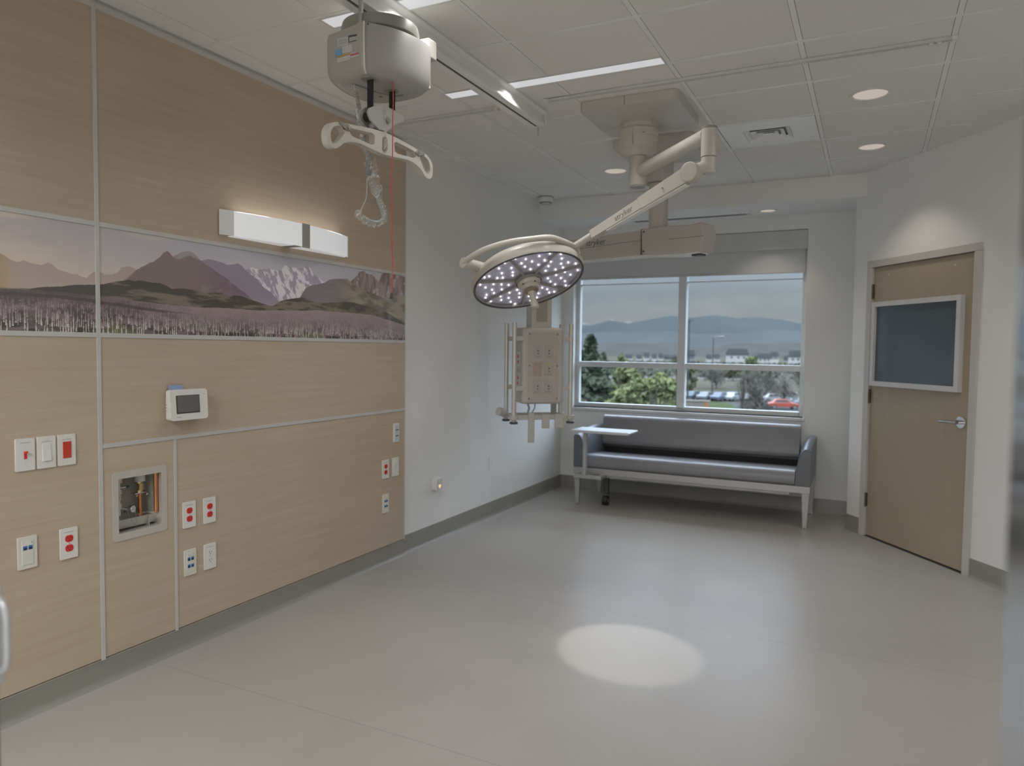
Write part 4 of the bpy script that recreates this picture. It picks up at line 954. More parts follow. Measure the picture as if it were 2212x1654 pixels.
# ------------------------------------------------------------------ wall lamp
WL0, WL1, WLZ0, WLZ1 = 2.572, 3.545, 1.985, 2.112
m_wl = mat('wall_lamp_acrylic', (.7, .7, .7), .25, emit=(.95, .97, 1.0), es=.30, var=.0)
m_wl2 = mat('wall_lamp_end', (.62, .62, .60), .35, emit=(.9, .88, .84), es=.05, var=.0)
m_wlb = mat('wall_lamp_band', (.40, .39, .37), .4, metal=.4, var=.01)
wl = empty('wall_lamp', (PX, (WL0+WL1)/2, WLZ0), 'long bowed white wall lamp with grey centre band above the mural', 'wall lamp')
ym = (WL0+WL1)/2; hl = (WL1-WL0)/2
def bow(y): return PX+.012+.080*max(0, 1-((y-ym)/hl)**2)
def bowstrip(mb, y0, y1, z0, z1, off=0, n=24, th=.004):
    ys = [y0+(y1-y0)*i/n for i in range(n+1)]
    vs = [(bow(y)+off, y, z0) for y in ys]+[(bow(y)+off, y, z1) for y in ys]+[(bow(y)+off-th, y, z0) for y in ys]+[(bow(y)+off-th, y, z1) for y in ys]
    k = n+1; fs = []
    for i in range(n): fs += [(i, i+1, k+i+1, k+i), (2*k+i+1, 2*k+i, 3*k+i, 3*k+i+1), (i+1, i, 2*k+i, 2*k+i+1), (k+i, k+i+1, 3*k+i+1, 3*k+i)]
    fs += [(0, k, 3*k, 2*k), (n, 2*k+n, 3*k+n, k+n)]
    return mb.add(vs, fs, True)
bowstrip(MB(), WL0+.07, ym+.004, WLZ0+.004, WLZ1).build('diffuser', m_wl, wl, auto=60)
bowstrip(MB(), ym+.056, WL1-.012, WLZ0+.004, WLZ1).build('diffuser', m_wl, wl, auto=60)
bowstrip(MB(), WL0, WL0+.07, WLZ0+.004, WLZ1).build('end_diffuser', m_wl2, wl, auto=60)
bowstrip(MB(), WL1-.012, WL1, WLZ0+.004, WLZ1).build('end_diffuser', m_wl2, wl, auto=60)
bowstrip(MB(), ym+.0, ym+.06, WLZ0-.001, WLZ1+.002, .003, 6).build('centre_band', m_wlb, wl)
MB().box(PX, PX+.012, WL0+.02, WL1-.02, WLZ0+.01, WLZ1-.01).build('back_plate', m_plate, wl)
def bowplate(y0, y1, z, th, m, name):
    n = 16; ys = [y0+(y1-y0)*i/n for i in range(n+1)]; k = n+1
    vs = [(bow(y)-.006, y, z) for y in ys]+[(PX+.001, y, z) for y in ys]+[(bow(y)-.006, y, z+th) for y in ys]+[(PX+.001, y, z+th) for y in ys]
    fs = []
    for i in range(n): fs += [(i, i+1, k+i+1, k+i), (2*k+i, 3*k+i, 3*k+i+1, 2*k+i+1), (i+1, i, 2*k+i, 2*k+i+1), (k+i, k+i+1, 3*k+i+1, 3*k+i)]
    fs += [(0, k, 3*k, 2*k), (n, 2*k+n, 3*k+n, k+n)]
    MB().add(vs, fs, False).build(name, m, wl)
bowplate(WL0+.06, ym-.06, WLZ0+.001, .003, m_wl, 'bottom_diffuser'); bowplate(ym+.0, WL1-.03, WLZ0+.001, .003, m_wl, 'bottom_diffuser')
bowplate(ym-.06, ym, WLZ0+.001, .003, m_wlb, 'bottom_band')
light('wall_lamp_up', 'AREA', (PX+.05, ym, WLZ1-.004), .32, (1, .97, .93), target=(PX+.05, ym, 3), shape='RECTANGLE', size=.055, size_y=.8)
bpy.data.objects['wall_lamp_up'].rotation_euler = (math.pi, 0, 0)

# ------------------------------------------------------------------ wall plates
def plate(kind, y, z, label, name=None, x=PX, W_=.071, H_=.124, cat=None, grp='white wall plates on the laminate', m=None):
    nm = {'red': 'outlet', 'duplex': 'outlet', 'data2': 'data_plate', 'data4': 'data_plate', 'toggle': 'light_switch', 'rocker': 'light_switch', 'dimmer': 'light_switch', 'blank': 'blank_plate', 'gas': 'connector_plate'}[kind]
    ct_ = {'outlet': 'outlet', 'data_plate': 'data outlet', 'light_switch': 'light switch', 'blank_plate': 'wall plate', 'connector_plate': 'wall plate'}[nm]
    t_ = empty(nm, (x, y, z), label, ct_, grp)
    mm = m or (m_plate2 if kind.startswith('data') else m_plate)
    Mp = frame((x, y, z), (0, 1, 0), (0, 0, 1), (1, 0, 0))       # x along the wall, y up, z out
    MB().prism(rrect(W_, H_, .003, 3), 0, .006, Mp).build('cover', mm, t_, bevel=.003, seg=3)
    def bx(x0, x1, y0, y1, d0, d1, n_, m_, par=t_, bev=0): return MB().box(x0, x1, y0, y1, d0, d1, Mp).build(n_, m_, par, bevel=bev)
    if kind in ('red', 'duplex', 'toggle', 'rocker', 'dimmer'):
        # printed circuit code above the device: a row of tiny strokes
        mbp = MB(); random.seed(int(y*1000)); yy = .045 if kind in ('red', 'duplex', 'toggle') else .041
        for k in range(9): mbp.box(-.019+k*.0043, -.0165+k*.0043, yy, yy+.0016+.001*random.random(), .0060, .0064, Mp)
        mbp.build('printed_code', m_ink, t_)
    if kind in ('red', 'duplex'):
        mc = m_red if kind == 'red' else m_plate
        for dy in (-.0195, .0195):
            so = MB().prism([(.0165*math.cos(a)*1.0, max(-.0135, min(.0135, .0165*math.sin(a)))+dy) for a in [2*math.pi*i/24 for i in range(24)]], .005, .0075, Mp).build('socket', mc, t_)
            for sx_, hh in ((-.0062, .0042), (.0062, .0035)): MB().box(sx_-.0012, sx_+.0012, dy+.002-hh+.002, dy+.002+hh, .0074, .0078, Mp).build('slot', m_black, so)
            MB().cyl(Mp @ Vector((0, dy-.0065, .0074)), Mp @ Vector((0, dy-.0065, .0078)), .0022, n=10).build('ground_hole', m_black, so)
        MB().cyl(Mp @ Vector((0, 0, .006)), Mp @ Vector((0, 0, .0072)), .0025, n=10).build('screw', m_steel, t_)
    if kind == 'toggle':
        bx(-.005, .005, -.016, .013, .005, .0078, 'bezel', m_red)
        MB().prism([(-.001, .003), (-.001, .011), (.010, .015), (.014, .011), (.004, .003)], -.0035, .0035, Mp @ Matrix(((0, 0, 1, 0), (0, 1, 0, 0), (1, 0, 0, .006), (0, 0, 0, 1)))).build('toggle', m_red, t_, bevel=.001)
        for q in (-.030, .030): MB().cyl(Mp @ Vector((0, q, .006)), Mp @ Vector((0, q, .0068)), .0028, n=12).build('screw', m_plate2, t_)
    if kind == 'rocker':
        MB().prism([(-.034, .005), (-.034, .011), (0, .0085), (.033, .007), (.034, .005)], -.0165, .0165, Mp @ Matrix(((0, 0, 1, 0), (1, 0, 0, 0), (0, 1, 0, 0), (0, 0, 0, 1)))).build('rocker', m_plate, t_, bevel=.001)
        for q in (-.048, .048): MB().cyl(Mp @ Vector((0, q, .006)), Mp @ Vector((0, q, .0068)), .0028, n=12).build('screw', m_plate2, t_)
    if kind == 'dimmer':
        bx(-.0165, .0165, -.033, .033, .005, .0085, 'paddle', m_redo, bev=.001)
        bx(.0105, .0155, -.012, .010, .008, .0095, 'slider', m_red, bev=.0005)
        for q in (-.048, .048): MB().cyl(Mp @ Vector((0, q, .006)), Mp @ Vector((0, q, .0068)), .0028, n=12).build('screw', m_plate2, t_)
    if kind.startswith('data'):
        bx(-.0215, .0215, -.047, .047, .0055, .0075, 'insert', mm, bev=.001)
        rows = (.019,) if kind == 'data2' else (.017, -.017)
        for ry in rows:
            for sx_ in (-.0098, .0098):
                j_ = bx(sx_-.0078, sx_+.0078, ry-.008, ry+.008, .0070, .0085, 'jack', m_blue, bev=.0005)
                MB().box(sx_-.0052, sx_+.0052, ry-.006, ry+.001, .0084, .0088, Mp).build('jack_opening', m_black, j_)
        if kind == 'data2':
            for sx_ in (-.0098, .0098): bx(sx_-.0078, sx_+.0078, -.019, -.004, .0070, .0082, 'blank_insert', mm, bev=.0005)
        for q in (-.039, .038): bx(-.017, .012, q-.002, q+.002, .0074, .0077, 'label_window', m_plate)
        bx(.014, .016, .034, .042, .0074, .0077, 'printed_code', m_ink)
    if kind == 'gas':
        bx(-.022, .022, -.054, .054, .0055, .009, 'insert', mat('pale_insert', (.55, .58, .62), .35), bev=.002)
        for q in (-.020, .020): bx(-.015, .015, q-.004, q+.002, .0085, .0125, 'connector', m_dark, bev=.001)
    if kind == 'blank':
        for q in (-.030, .030): MB().cyl(Mp @ Vector((0, q, .006)), Mp @ Vector((0, q, .0068)), .0028, n=12).build('screw', m_plate2, t_)
        for q in (-.004, .008, .02): bx(-.012, .012, q, q+.001, .0058, .0063, 'groove', m_ink)
    return t_
plate('toggle', 1.646, 1.022, 'white switch plate with small red toggle, first of the row of three')
plate('rocker', 1.726, 1.022, 'white rocker switch between the two switches with red parts')
plate('dimmer', 1.806, 1.022, 'white switch plate with wide orange-red paddle, beside the aluminium trim')
plate('data2', 1.647, .644, 'ivory data plate with two blue jacks, below the switches')
plate('red', 1.808, .642, 'double red outlet in the panel below the three switches')
plate('red', 2.386, .642, 'double red outlet next to the vertical trim, right of the valve box')
plate('red', 2.504, .640, 'double red outlet further from the valve box, above the white outlet')
plate('data4', 2.389, .412, 'ivory data plate with four blue jacks near the valve box', W_=.067)
plate('duplex', 2.504, .412, 'plain white double outlet low on the laminate, beside blue jacks')
plate('gas', 4.062, .866, 'pale narrow connector plate with two dark sockets near the panel end', W_=.062, H_=.128)
plate('red', 3.942, .632, 'double red outlet near the far end of the laminate')
plate('blank', 4.055, .633, 'plain white plate at the very end of the laminate wall')
plate('data4', 3.943, .402, 'small data plate with four jacks near the far end of the laminate', W_=.067)
plate('blank', 5.488, .455, 'white plate low on the painted wall near the window corner', x=XL, grp=None, m=m_wall)

# night light
nl = empty('night_light', (XL, 4.586, .433), 'square white night light glowing yellow, low on the painted wall', 'night light')
MB().box(XL, XL+.045, 4.545, 4.627, .385, .475).build('body', mat('night_light_white', (.66, .65, .64), .3, var=.01), nl, bevel=.006, seg=3)
Mn = frame((XL+.045, 4.588, .412), (0, 1, 0), (0, 0, 1), (1, 0, 0))
MB().prism([(-.017, .012), (.017, .012), (.012, -.004), (0, -.016), (-.012, -.004)], -.002, .004, Mn).build('glowing_lens', mat('night_lens', (.8, .7, .4), .3, emit=(1, .72, .30), es=.60, var=0), nl, bevel=.002)
MB().cyl((XL+.044, 4.588, .455), (XL+.048, 4.588, .455), .008, n=16).build('sensor', m_plate, nl)

# touchscreen intercom
ts = empty('touchscreen_unit', (PX, 2.35, 1.17), 'small white wall touchscreen unit with dark display, above the valve box', 'monitor')
Mt_ = frame((PX+.035, 2.352, 1.17), (0, 1, 0), (-.06, 0, 1), (1, 0, .06))
MB().box(PX, PX+.045, 2.262, 2.445, 1.100, 1.240).build('back_box', m_plate, ts, bevel=.012, seg=3)
MB().prism(rrect(.205, .142, .016), 0, .020, Mt_).build('front_cover', m_plate, ts, bevel=.005, seg=3)
MB().prism(rrect(.128, .084, .002, 2), .018, .0212, Mt_ @ Matrix.Translation((-.008, .002, 0))).build('screen', mat('dark_screen', (.055, .055, .055), .15, var=.05), ts)
MB().prism(rrect(.120, .076, .002, 2), .0206, .0216, Mt_ @ Matrix.Translation((-.006, .004, 0))).build('display', mat('display_grey', (.14, .135, .13), .22, var=.1, scale=4), ts)
MB().cyl(Mt_ @ Vector((.083, .045, .0195)), Mt_ @ Vector((.083, .045, .0206)), .002, n=10).build('indicator', m_dark, ts)
mbp = MB()
for k in range(7): mbp.box(-.070+k*.0036, -.0676+k*.0036, -.0565, -.0535, .0198, .0203, Mt_)
mbp.build('maker_print', m_ink, ts)
for k in range(3): MB().box(PX+.010, PX+.034, 2.2615, 2.263, 1.145+k*.013, 1.147+k*.013).build('vent_line', m_ink, ts)
tg = MB().box(PX+.012, PX+.016, 2.275, 2.350, 1.19, 1.262).build('tag_card', mat('blue_tag', (.30, .36, .55), .4, var=.05), loc=(PX+.014, 2.31, 1.262)); tag(tg, 'pale blue card tucked behind the wall touchscreen', 'card')

# recessed valve box
vb = empty('valve_box', (PX, (BY0+BY1)/2, BZ0), 'recessed stainless steel valve box with copper pipe and chained cap', 'valve box')
mb = MB(); X0 = XL-.148
mb.box(X0, X0+.003, BY0+.002, BY1-.002, BZ0+.002, BZ1-.002).box(X0, PX, BY0+.001, BY0+.004, BZ0+.002, BZ1-.002).box(X0, PX, BY1-.004, BY1-.001, BZ0+.002, BZ1-.002).box(X0, PX, BY0+.002, BY1-.002, BZ0+.001, BZ0+.004).box(X0, PX, BY0+.002, BY1-.002, BZ1-.004, BZ1-.001)
mb.build('liner', m_steelf, vb)
# flange frame: outer rounded rectangle with the opening cut out
cyv, czv = (BY0+BY1)/2, (BZ0+BZ1)/2
Mv = frame((PX, cyv, czv), (0, 1, 0), (0, 0, 1), (1, 0, 0))
solid_with_holes(MB(), rrect(.268, .302, .014), [list(reversed(rrect(.212, .238, .003, 2)))], 0, .003, Mv).build('face_frame', mat('satin_frame', (.60, .57, .52), .38, metal=.35, var=.02), vb, bevel=.001)
# drain trough
Mtr = frame((XL-.07, BY0+.004, BZ0), (1, 0, 0), (0, 0, 1), (0, -1, 0))
MB().prism([(-.07, .052), (.055, .062), (.058, .058), (.040, .012), (-.02, .008), (-.07, .044)], -.003, -(BY1-BY0-.008), Mtr).build('trough_body', m_steelf, vb)
MB().box(XL-.02, PX-.002, BY0+.006, BY1-.05, BZ0+.060, BZ0+.064).build('trough_lip', m_steel, vb)
MB().box(XL-.10, XL-.01, BY1-.048, BY1-.045, BZ0+.004, BZ0+.062).build('trough_side', m_steelf, vb)
# pipes and valves
py1 = 2.186
MB().cyl((XL-.055, py1, BZ0+.05), (XL-.055, py1, BZ0+.16), .0085).build('copper_pipe', m_copper, vb)
MB().cyl((XL-.055, py1, BZ0+.15), (XL-.055, py1, BZ0+.205), .012, n=6).build('brass_valve', m_brass, vb)
MB().cyl((XL-.055, py1, BZ0+.165), (XL-.055, py1, BZ0+.195), .016, n=8).build('brass_nut', m_brass, vb)
MB().cyl((XL-.055, py1, BZ0+.205), (XL-.055, py1, BZ0+.246), .024).build('white_cap', mat('white_cap', (.62, .61, .58), .4, var=.1, scale=90), vb)
MB().box(XL-.07, XL-.04, py1-.035, py1+.035, BZ0+.150, BZ0+.156).build('pipe_clip', m_steel, vb, bevel=.001)
for q in (-.025, .025): MB().cyl((XL-.050, py1+q, BZ0+.148), (XL-.040, py1+q, BZ0+.143), .005).build('clip_screw', m_chrome, vb)
MB().cyl((XL-.006, BY1-.015, BZ0+.06), (XL-.006, BY1-.015, BZ0+.246), .0085).build('copper_riser', m_copper, vb)
MB().box(XL-.085, XL-.045, BY1-.0052, BY1-.0042, BZ0+.135, BZ0+.215).build('data_label', m_stw, vb)
MB().box(XL-.068, XL-.056, BY1-.0058, BY1-.005, BZ0+.175, BZ0+.19).build('orange_mark', m_sty, vb)
yv = BY0+.052; xv = XL-.040
MB().cyl((xv, yv, BZ0+.07), (xv, yv, BZ0+.235), .006).build('chrome_pipe', m_chrome, vb)
for zz, rr_ in ((.225, .013), (.175, .012), (.150, .010), (.115, .011)): MB().cyl((xv, yv, BZ0+zz-.01), (xv, yv, BZ0+zz+.01), rr_, n=8).build('valve_nut', m_chrome, vb, bevel=.001)
MB().box(xv-.003, xv+.003, yv, yv+.045, BZ0+.190, BZ0+.196).build('lever_handle', m_steel, vb, bevel=.001)
MB().box(xv-.003, xv+.003, yv+.030, yv+.048, BZ0+.189, BZ0+.197).build('teal_grip', mat('teal_grip', (.05, .20, .20), .4), vb, bevel=.001)
MB().tube([(xv, yv+.004, BZ0+.10), (xv+.012, yv+.018, BZ0+.098), (xv+.030, yv+.028, BZ0+.095)], .008, 12).build('spout', m_chrome, vb)
cp_ = MB().cyl((xv+.026, yv+.030, BZ0+.098), (xv+.046, yv+.036, BZ0+.098), .0165, n=24).build('chained_cap', m_chrome, vb, bevel=.003)
MB().cyl((xv+.0, yv+.022, BZ0+.084), (xv+.0, yv+.070, BZ0+.084), .003).build('tee_bar', m_dark, vb)
# bead chain
chn = smooth([(xv+.030, yv+.012, BZ0+.095), (xv+.045, yv+.022, BZ0+.055), (xv+.052, yv+.036, BZ0+.026), (xv+.052, yv+.044, BZ0+.028), (xv+.046, yv+.048, BZ0+.06), (xv+.042, yv+.046, BZ0+.09)], 8)
mb = MB()
acc = 0
for a, b_ in zip(chn, chn[1:]): mb.sphere(a.lerp(b_, .3), .0014, 6, 4); mb.sphere(a.lerp(b_, .8), .0014, 6, 4)
mb.build('bead_chain', m_chrome, vb)

# ------------------------------------------------------------------ wooden door in the angled wall
dr = empty('door_1', wp(DS0+.05), 'maple wood door with a dark board in a white frame, in the angled wall', 'door'); dr['kind'] = 'structure'
def dbox(name, s0, s1, d0, d1, z0, z1, m, par=dr, bev=0, seg=2):
    mb = MB(); wbox(mb, s0, s1, d0, d1, z0, z1); return mb.build(name, m, par, bevel=bev, seg=seg)
dbox('door_leaf', .242, 1.222, -.052, -.008, .012, 2.100, m_doorw, bev=.002)
mb = MB(); wbox(mb, DS0, DS0+.058, -.13, .014, 0, DZ-.0525); wbox(mb, DS1-.056, DS1, -.13, .014, 0, DZ-.0525); wbox(mb, DS0, DS1, -.13, .014, DZ-.052, DZ)
mb.build('door_frame', m_frame, dr, bevel=.003)
mb = MB(); wbox(mb, DS0+.058, DS0+.075, -.13, -.058, 0, DZ-.05); wbox(mb, DS1-.073, DS1-.056, -.13, -.058, 0, DZ-.05); wbox(mb, DS0+.058, DS1-.056, -.13, -.058, DZ-.07, DZ-.05); mb.build('door_stop', m_frame, dr)
mb = MB(); wbox(mb, DS0, DS1, -.13, .0, -.001, .006); mb.build('threshold', m_dark, dr)
m_hinge = mat('bronze_hinge', (.13, .105, .08), .35, metal=.6, var=.05)
for zz in (1.92, 1.105, .29):
    h_ = dbox('hinge', .236, .2415, -.02, .006, zz-.052, zz+.052, m_hinge)
    c = wp(.238, .006, zz); MB().cyl(c-Vector((0, 0, .055)), c+Vector((0, 0, .055)), .007, n=14).build('hinge_pin', m_hinge, h_)
rp_ = wp(1.160, -.008, .992)
lv = MB().cyl(rp_, rp_+NWL*.012, .040, n=32).build('lever_rose', m_chrome, dr, bevel=.003)
MB().cyl(rp_+NWL*.008, rp_+NWL*.048, .011, n=18).build('lever_neck', m_chrome, lv)
p0 = rp_+NWL*.048
MB().tube(smooth([p0+DW*.010, p0, p0-DW*.05+NWL*.004, p0-DW*.135-Vector((0, 0, .002))], 5), .0125, 14, flat=.8).build('lever', m_chrome, lv)
MB().cyl(rp_+NWL*.01+Vector((0, 0, .0)), rp_+NWL*.052, .0075, n=14).build('key_cylinder', m_steel, lv)
dbox('latch_plate', 1.224, 1.2285, -.030, .004, .93, 1.03, m_steel)
for s_, z_ in ((.40, 2.035), (1.05, 2.035)): MB().cyl(wp(s_, -.008, z_), wp(s_, -.005, z_), .004, n=10).build('peg', m_plate, dr)
# the framed dark board fixed to the door
bd = empty('framed_board', wp(.70, -.008, 1.19), 'dark grey board in a white frame fixed on the wooden door', 'board')
mb = MB(); b0, b1, z0, z1, fw = .262, 1.150, 1.190, 1.832, .036
for a in ((b0, b1, z0, z0+fw), (b0, b1, z1-fw, z1), (b0, b0+fw, z0+fw, z1-fw), (b1-fw, b1, z0+fw, z1-fw)): wbox(mb, a[0], a[1], -.008, .028, a[2], a[3])
m_bframe = mat('white_board_frame', (.62, .61, .62), .35, var=.01)
mb.build('frame', m_bframe, bd, bevel=.003)
m_board = mat('slate_board', (.075, .098, .122), .22, var=.06, scale=3, coat=.3)
mb = MB(); wbox(mb, b0+fw-.005, b1-fw+.005, -.006, .008, z0+fw-.005, z1-fw+.005); mb.build('panel', m_board, bd)

# ------------------------------------------------------------------ sofa with its tablet arm
m_vinyl = mat('grey_vinyl', (.222, .217, .234), .34, var=.04, scale=5, bump=.12, bscale=220)
m_vinyl2 = mat('charcoal_vinyl', (.13, .14, .158), .36, var=.04, scale=5, bump=.12, bscale=220)
m_silver = mat('silver_powder_coat', (.46, .45, .44), .35, metal=.4, var=.02)
SX0, SX1, SY0, SY1 = -2.472, -.418, 6.30, 6.975
sf = empty('sofa', ((SX0+SX1)/2, SY0, 0), 'long grey vinyl sofa on silver legs under the window', 'sofa')
for xa in (SX0+.035, SX1-.035):
    for ya in (SY0+.03, SY1-.035):
        mb = MB(); vs = []
        for z, w in ((.0, .017), (.30, .030), (.345, .034)):
            sgx = 1 if xa < -1.5 else -1
            for sx_, sy_ in ((-1, -1), (1, -1), (1, 1), (-1, 1)): vs.append((xa+sx_*w, ya+sy_*w*.7, z))
        fs = [(k*4+i, k*4+(i+1) % 4, (k+1)*4+(i+1) % 4, (k+1)*4+i) for k in range(2) for i in range(4)]+[(3, 2, 1, 0), (8, 9, 10, 11)]
        l_ = mb.add(vs, fs).build('leg', m_silver, sf, bevel=.003)
        MB().cyl((xa, ya, 0), (xa, ya, .008), .013, n=14).build('foot', m_dark, l_)
mb = MB(); mb.box(SX0, SX1, SY0+.005, SY0+.040, .292, .350).box(SX0, SX1, SY1-.045, SY1-.01, .292, .350).box(SX0, SX0+.035, SY0+.04, SY1-.04, .300, .350).box(SX1-.035, SX1, SY0+.04, SY1-.04, .300, .350)
mb.build('base_frame', m_silver, sf, bevel=.003)
MB().box(SX0+.16, SX1-.16, SY0+.052, SY0+.09, .262, .294).build('under_rail', m_silver, sf, bevel=.003)
# seat: rounded nose, falling to the back
Ms = frame((SX0+.118, 0, 0), (0, 1, 0), (0, 0, 1), (1, 0, 0)); SWID = SX1-SX0-.236
seat = [(SY0+.012, .352), (SY0-.008, .37)]+bez((SY0-.008, .37), (SY0-.022, .462), (SY0+.06, .474), 8)[1:]+[(SY0+.25, .462), (SY1-.16, .440), (SY1-.12, .40), (SY1-.14, .352)]
MB().prism(seat, 0, SWID, Ms, sm=True).build('seat', m_vinyl, sf, bevel=.012, seg=4)
# back cushion, in two panels with a seam
bk = [(SY1-.185, .520)]+bez((SY1-.185, .520), (SY1-.200, .545), (SY1-.19, .57), 4)[1:]+[(SY1-.150, .765)]+bez((SY1-.150, .765), (SY1-.13, .800), (SY1-.09, .798), 6)[1:]+bez((SY1-.09, .798), (SY1-.05, .795), (SY1-.045, .765), 5)[1:]+[(SY1-.04, .45), (SY1-.10, .45), (SY1-.14, .505)]
bx0 = SX0+.105; bxm = (SX0+SX1)/2-.02; bx1 = SX1-.128
for a, b_ in ((bx0, bxm), (bxm, bx1)):
    MB().prism(bk, a, b_-.0005, frame((0, 0, 0), (0, 1, 0), (0, 0, 1), (1, 0, 0)), sm=True).build('backrest', m_vinyl, sf, bevel=.007, seg=3)
MB().box(SX0+.118, SX1-.118, SY1-.13, SY1-.06, .35, .53).build('back_gap_cloth', mat('black_cloth', (.025, .025, .027), .8), sf)  # near-black block filling the gap between seat and backrest
# arms: solid sides with a swept front
def arm(x0, x1, xin):
    out_ = x0 if xin > x0 else x1
    # front face outline in x,z swept to the back with rising top
    def outline(top, lean):
        if xin > out_: pts = [(x0, .352), (x0, top-.01), (x0+.012, top)]+bez((x0+.045, top), (xin-.035, top-.01), (xin-.004, .47+lean), 8)+[(xin, .352)]
        else: pts = [(x1, .352), (x1, top-.01), (x1-.012, top)]+bez((x1-.045, top), (xin+.035, top-.01), (xin+.004, .47+lean), 8)+[(xin, .352)]
        return pts
    secs = [(SY0+.002, .630, 0), (SY0+.01, .652, 0.0), (SY0+.12, .672, .03), (SY0+.35, .695, .09), (SY1-.05, .705, .12), (SY1-.02, .695, .12)]
    vs = []; n = None
    for y, tp, ln_ in secs:
        o_l = outline(tp, ln_); n = len(o_l); vs += [(x, y, z) for x, z in o_l]
    m = len(secs); fs = [(k*n+i, k*n+(i+1) % n, (k+1)*n+(i+1) % n, (k+1)*n+i) for k in range(m-1) for i in range(n)]+[tuple(range(n)), tuple(range(m*n-1, (m-1)*n-1, -1))]
    return MB().add(vs, fs, True).build('armrest', m_vinyl2, sf, bevel=.006, seg=3, auto=60)
arm(SX0, SX0+.118, SX0+.118); arm(SX1-.118, SX1, SX1-.118)
# tablet arm: tray, post, outrigger with caster
ta = MB().prism([(-.262, -.012), (.262, -.012), (.272, .004), (.262, .012), (-.262, .012), (-.272, .004)], -.14, .14, frame((-2.138, 6.20, .712), (1, 0, 0), (0, 0, 1), (0, -1, 0))).build('tablet_arm', mat('tablet_white', (.66, .68, .69), .3, var=.01), sf, bevel=.006, seg=3)
ta['label'] = 'pale tablet tray on a post over one arm'
MB().cyl((-2.325, 6.215, .285), (-2.325, 6.215, .70), .021, n=24).build('tablet_post', m_silver, sf)
MB().box(-2.43, -2.16, 6.195, 6.235, .265, .300).build('tablet_base', m_silver, sf, bevel=.006)
MB().box(-2.20, -2.16, 6.235, 6.60, .265, .30).build('tablet_outrigger', m_silver, sf, bevel=.004)
MB().box(-2.205, -2.155, 6.38, 6.42, .10, .29).build('caster_stem', m_dark, sf, bevel=.004)
MB().cyl((-2.205, 6.39, .045), (-2.155, 6.39, .045), .045, n=24).build('caster_wheel', m_black, sf, bevel=.005)
MB().cyl((-2.207, 6.39, .045), (-2.153, 6.39, .045), .018, n=16).build('caster_hub', m_steel, sf)

# ------------------------------------------------------------------ doorway beside the camera
m_anod = mat('anodised_stile', (.36, .37, .39), .16, metal=.75, var=.03, scale=3)
m_anodl = mat('pale_stile', (.62, .63, .64), .3, metal=.3, var=.02)
dr2 = empty('door_2', (.13, .60, 0), 'anodised metal door stile close beside the camera', 'door'); dr2['kind'] = 'structure'
MB().box(.100, .150, .42, .690, 0, CZ-.005).build('stile', m_anod, dr2, bevel=.006, seg=3)
MB().box(.150, .156, .44, .66, 0, CZ-.005).build('gasket', m_dark, dr2)
st(MB().box(.62, 1.95, .50, .60, 0, CZ).box(.156, .62, .50, .60, 2.40, CZ).build('wall_near', m_wall))  # unseen wall added to keep corridor light off the near right floor
MB().box(.156, .62, .53, .542, .1, 2.3).build('glass_pane', m_glass, dr2)
MB().box(.156, .62, .515, .557, .0, .1).build('bottom_rail', m_anod, dr2); MB().box(.156, .62, .515, .557, 2.3, 2.40).build('top_rail', m_anod, dr2)
dr3 = empty('door_3', (-1.15, .55, 0), 'pale door leaf edge with a short pull handle beside the camera', 'door'); dr3['kind'] = 'structure'
MB().box(-1.165, -1.127, -.30, .600, .01, 2.2).build('door_leaf', mat('dark_leaf_edge', (.10, .09, .085), .4), dr3, bevel=.002)
MB().box(-1.127, -1.108, .555, .598, .957, 1.104).build('handle_plate', m_anodl, dr3, bevel=.004, seg=3)
hz = smooth([(-1.110, .583, 1.087), (-1.092, .583, 1.089), (-1.079, .583, 1.080), (-1.074, .583, 1.062), (-1.074, .583, 1.035), (-1.074, .583, 1.010), (-1.079, .583, .992), (-1.092, .583, .984), (-1.110, .583, .985)], 6)
MB().tube(hz, .0048, 12).build('pull_handle', m_anodl, dr3)

# ------------------------------------------------------------------ outside
GZ = -7.0
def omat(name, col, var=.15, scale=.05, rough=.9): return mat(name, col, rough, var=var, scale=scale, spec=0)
m_grass = omat('dry_field', (0.052, 0.050, 0.039), .2, .02); m_green = omat('green_lawn', (0.036, 0.046, 0.024), .25, .3); m_asph = omat('asphalt', (0.048, 0.048, 0.047), .1, .5)
st(MB().box(-3500, 1500, 9, 4500, GZ-1, GZ).build('ground', m_grass))
def gquad(name, pts, m, h=.05):
    vs = [at_z(a, b_, GZ) for a, b_ in pts]; top = [(v.x, v.y, GZ+h) for v in vs]; bot = [(v.x, v.y, GZ-.2) for v in vs]; n = len(vs)
    return st(MB().add(top+bot, [tuple(range(n)), tuple(range(2*n-1, n-1, -1))]+[(i, (i+1) % n, n+(i+1) % n, n+i) for i in range(n)]).build(name, m))
gquad('car_park', [(1180, 1150), (1800, 1150), (1800, 858), (1180, 850)], m_asph)
gquad('lawn_island', [(1520, 905), (1620, 905), (1575, 872), (1535, 868)], m_green, .15)
gquad('access_road', [(1180, 815), (1800, 822), (1800, 815), (1180, 809)], omat('pale_road', (0.075, 0.072, 0.063), .08, .1), .04)
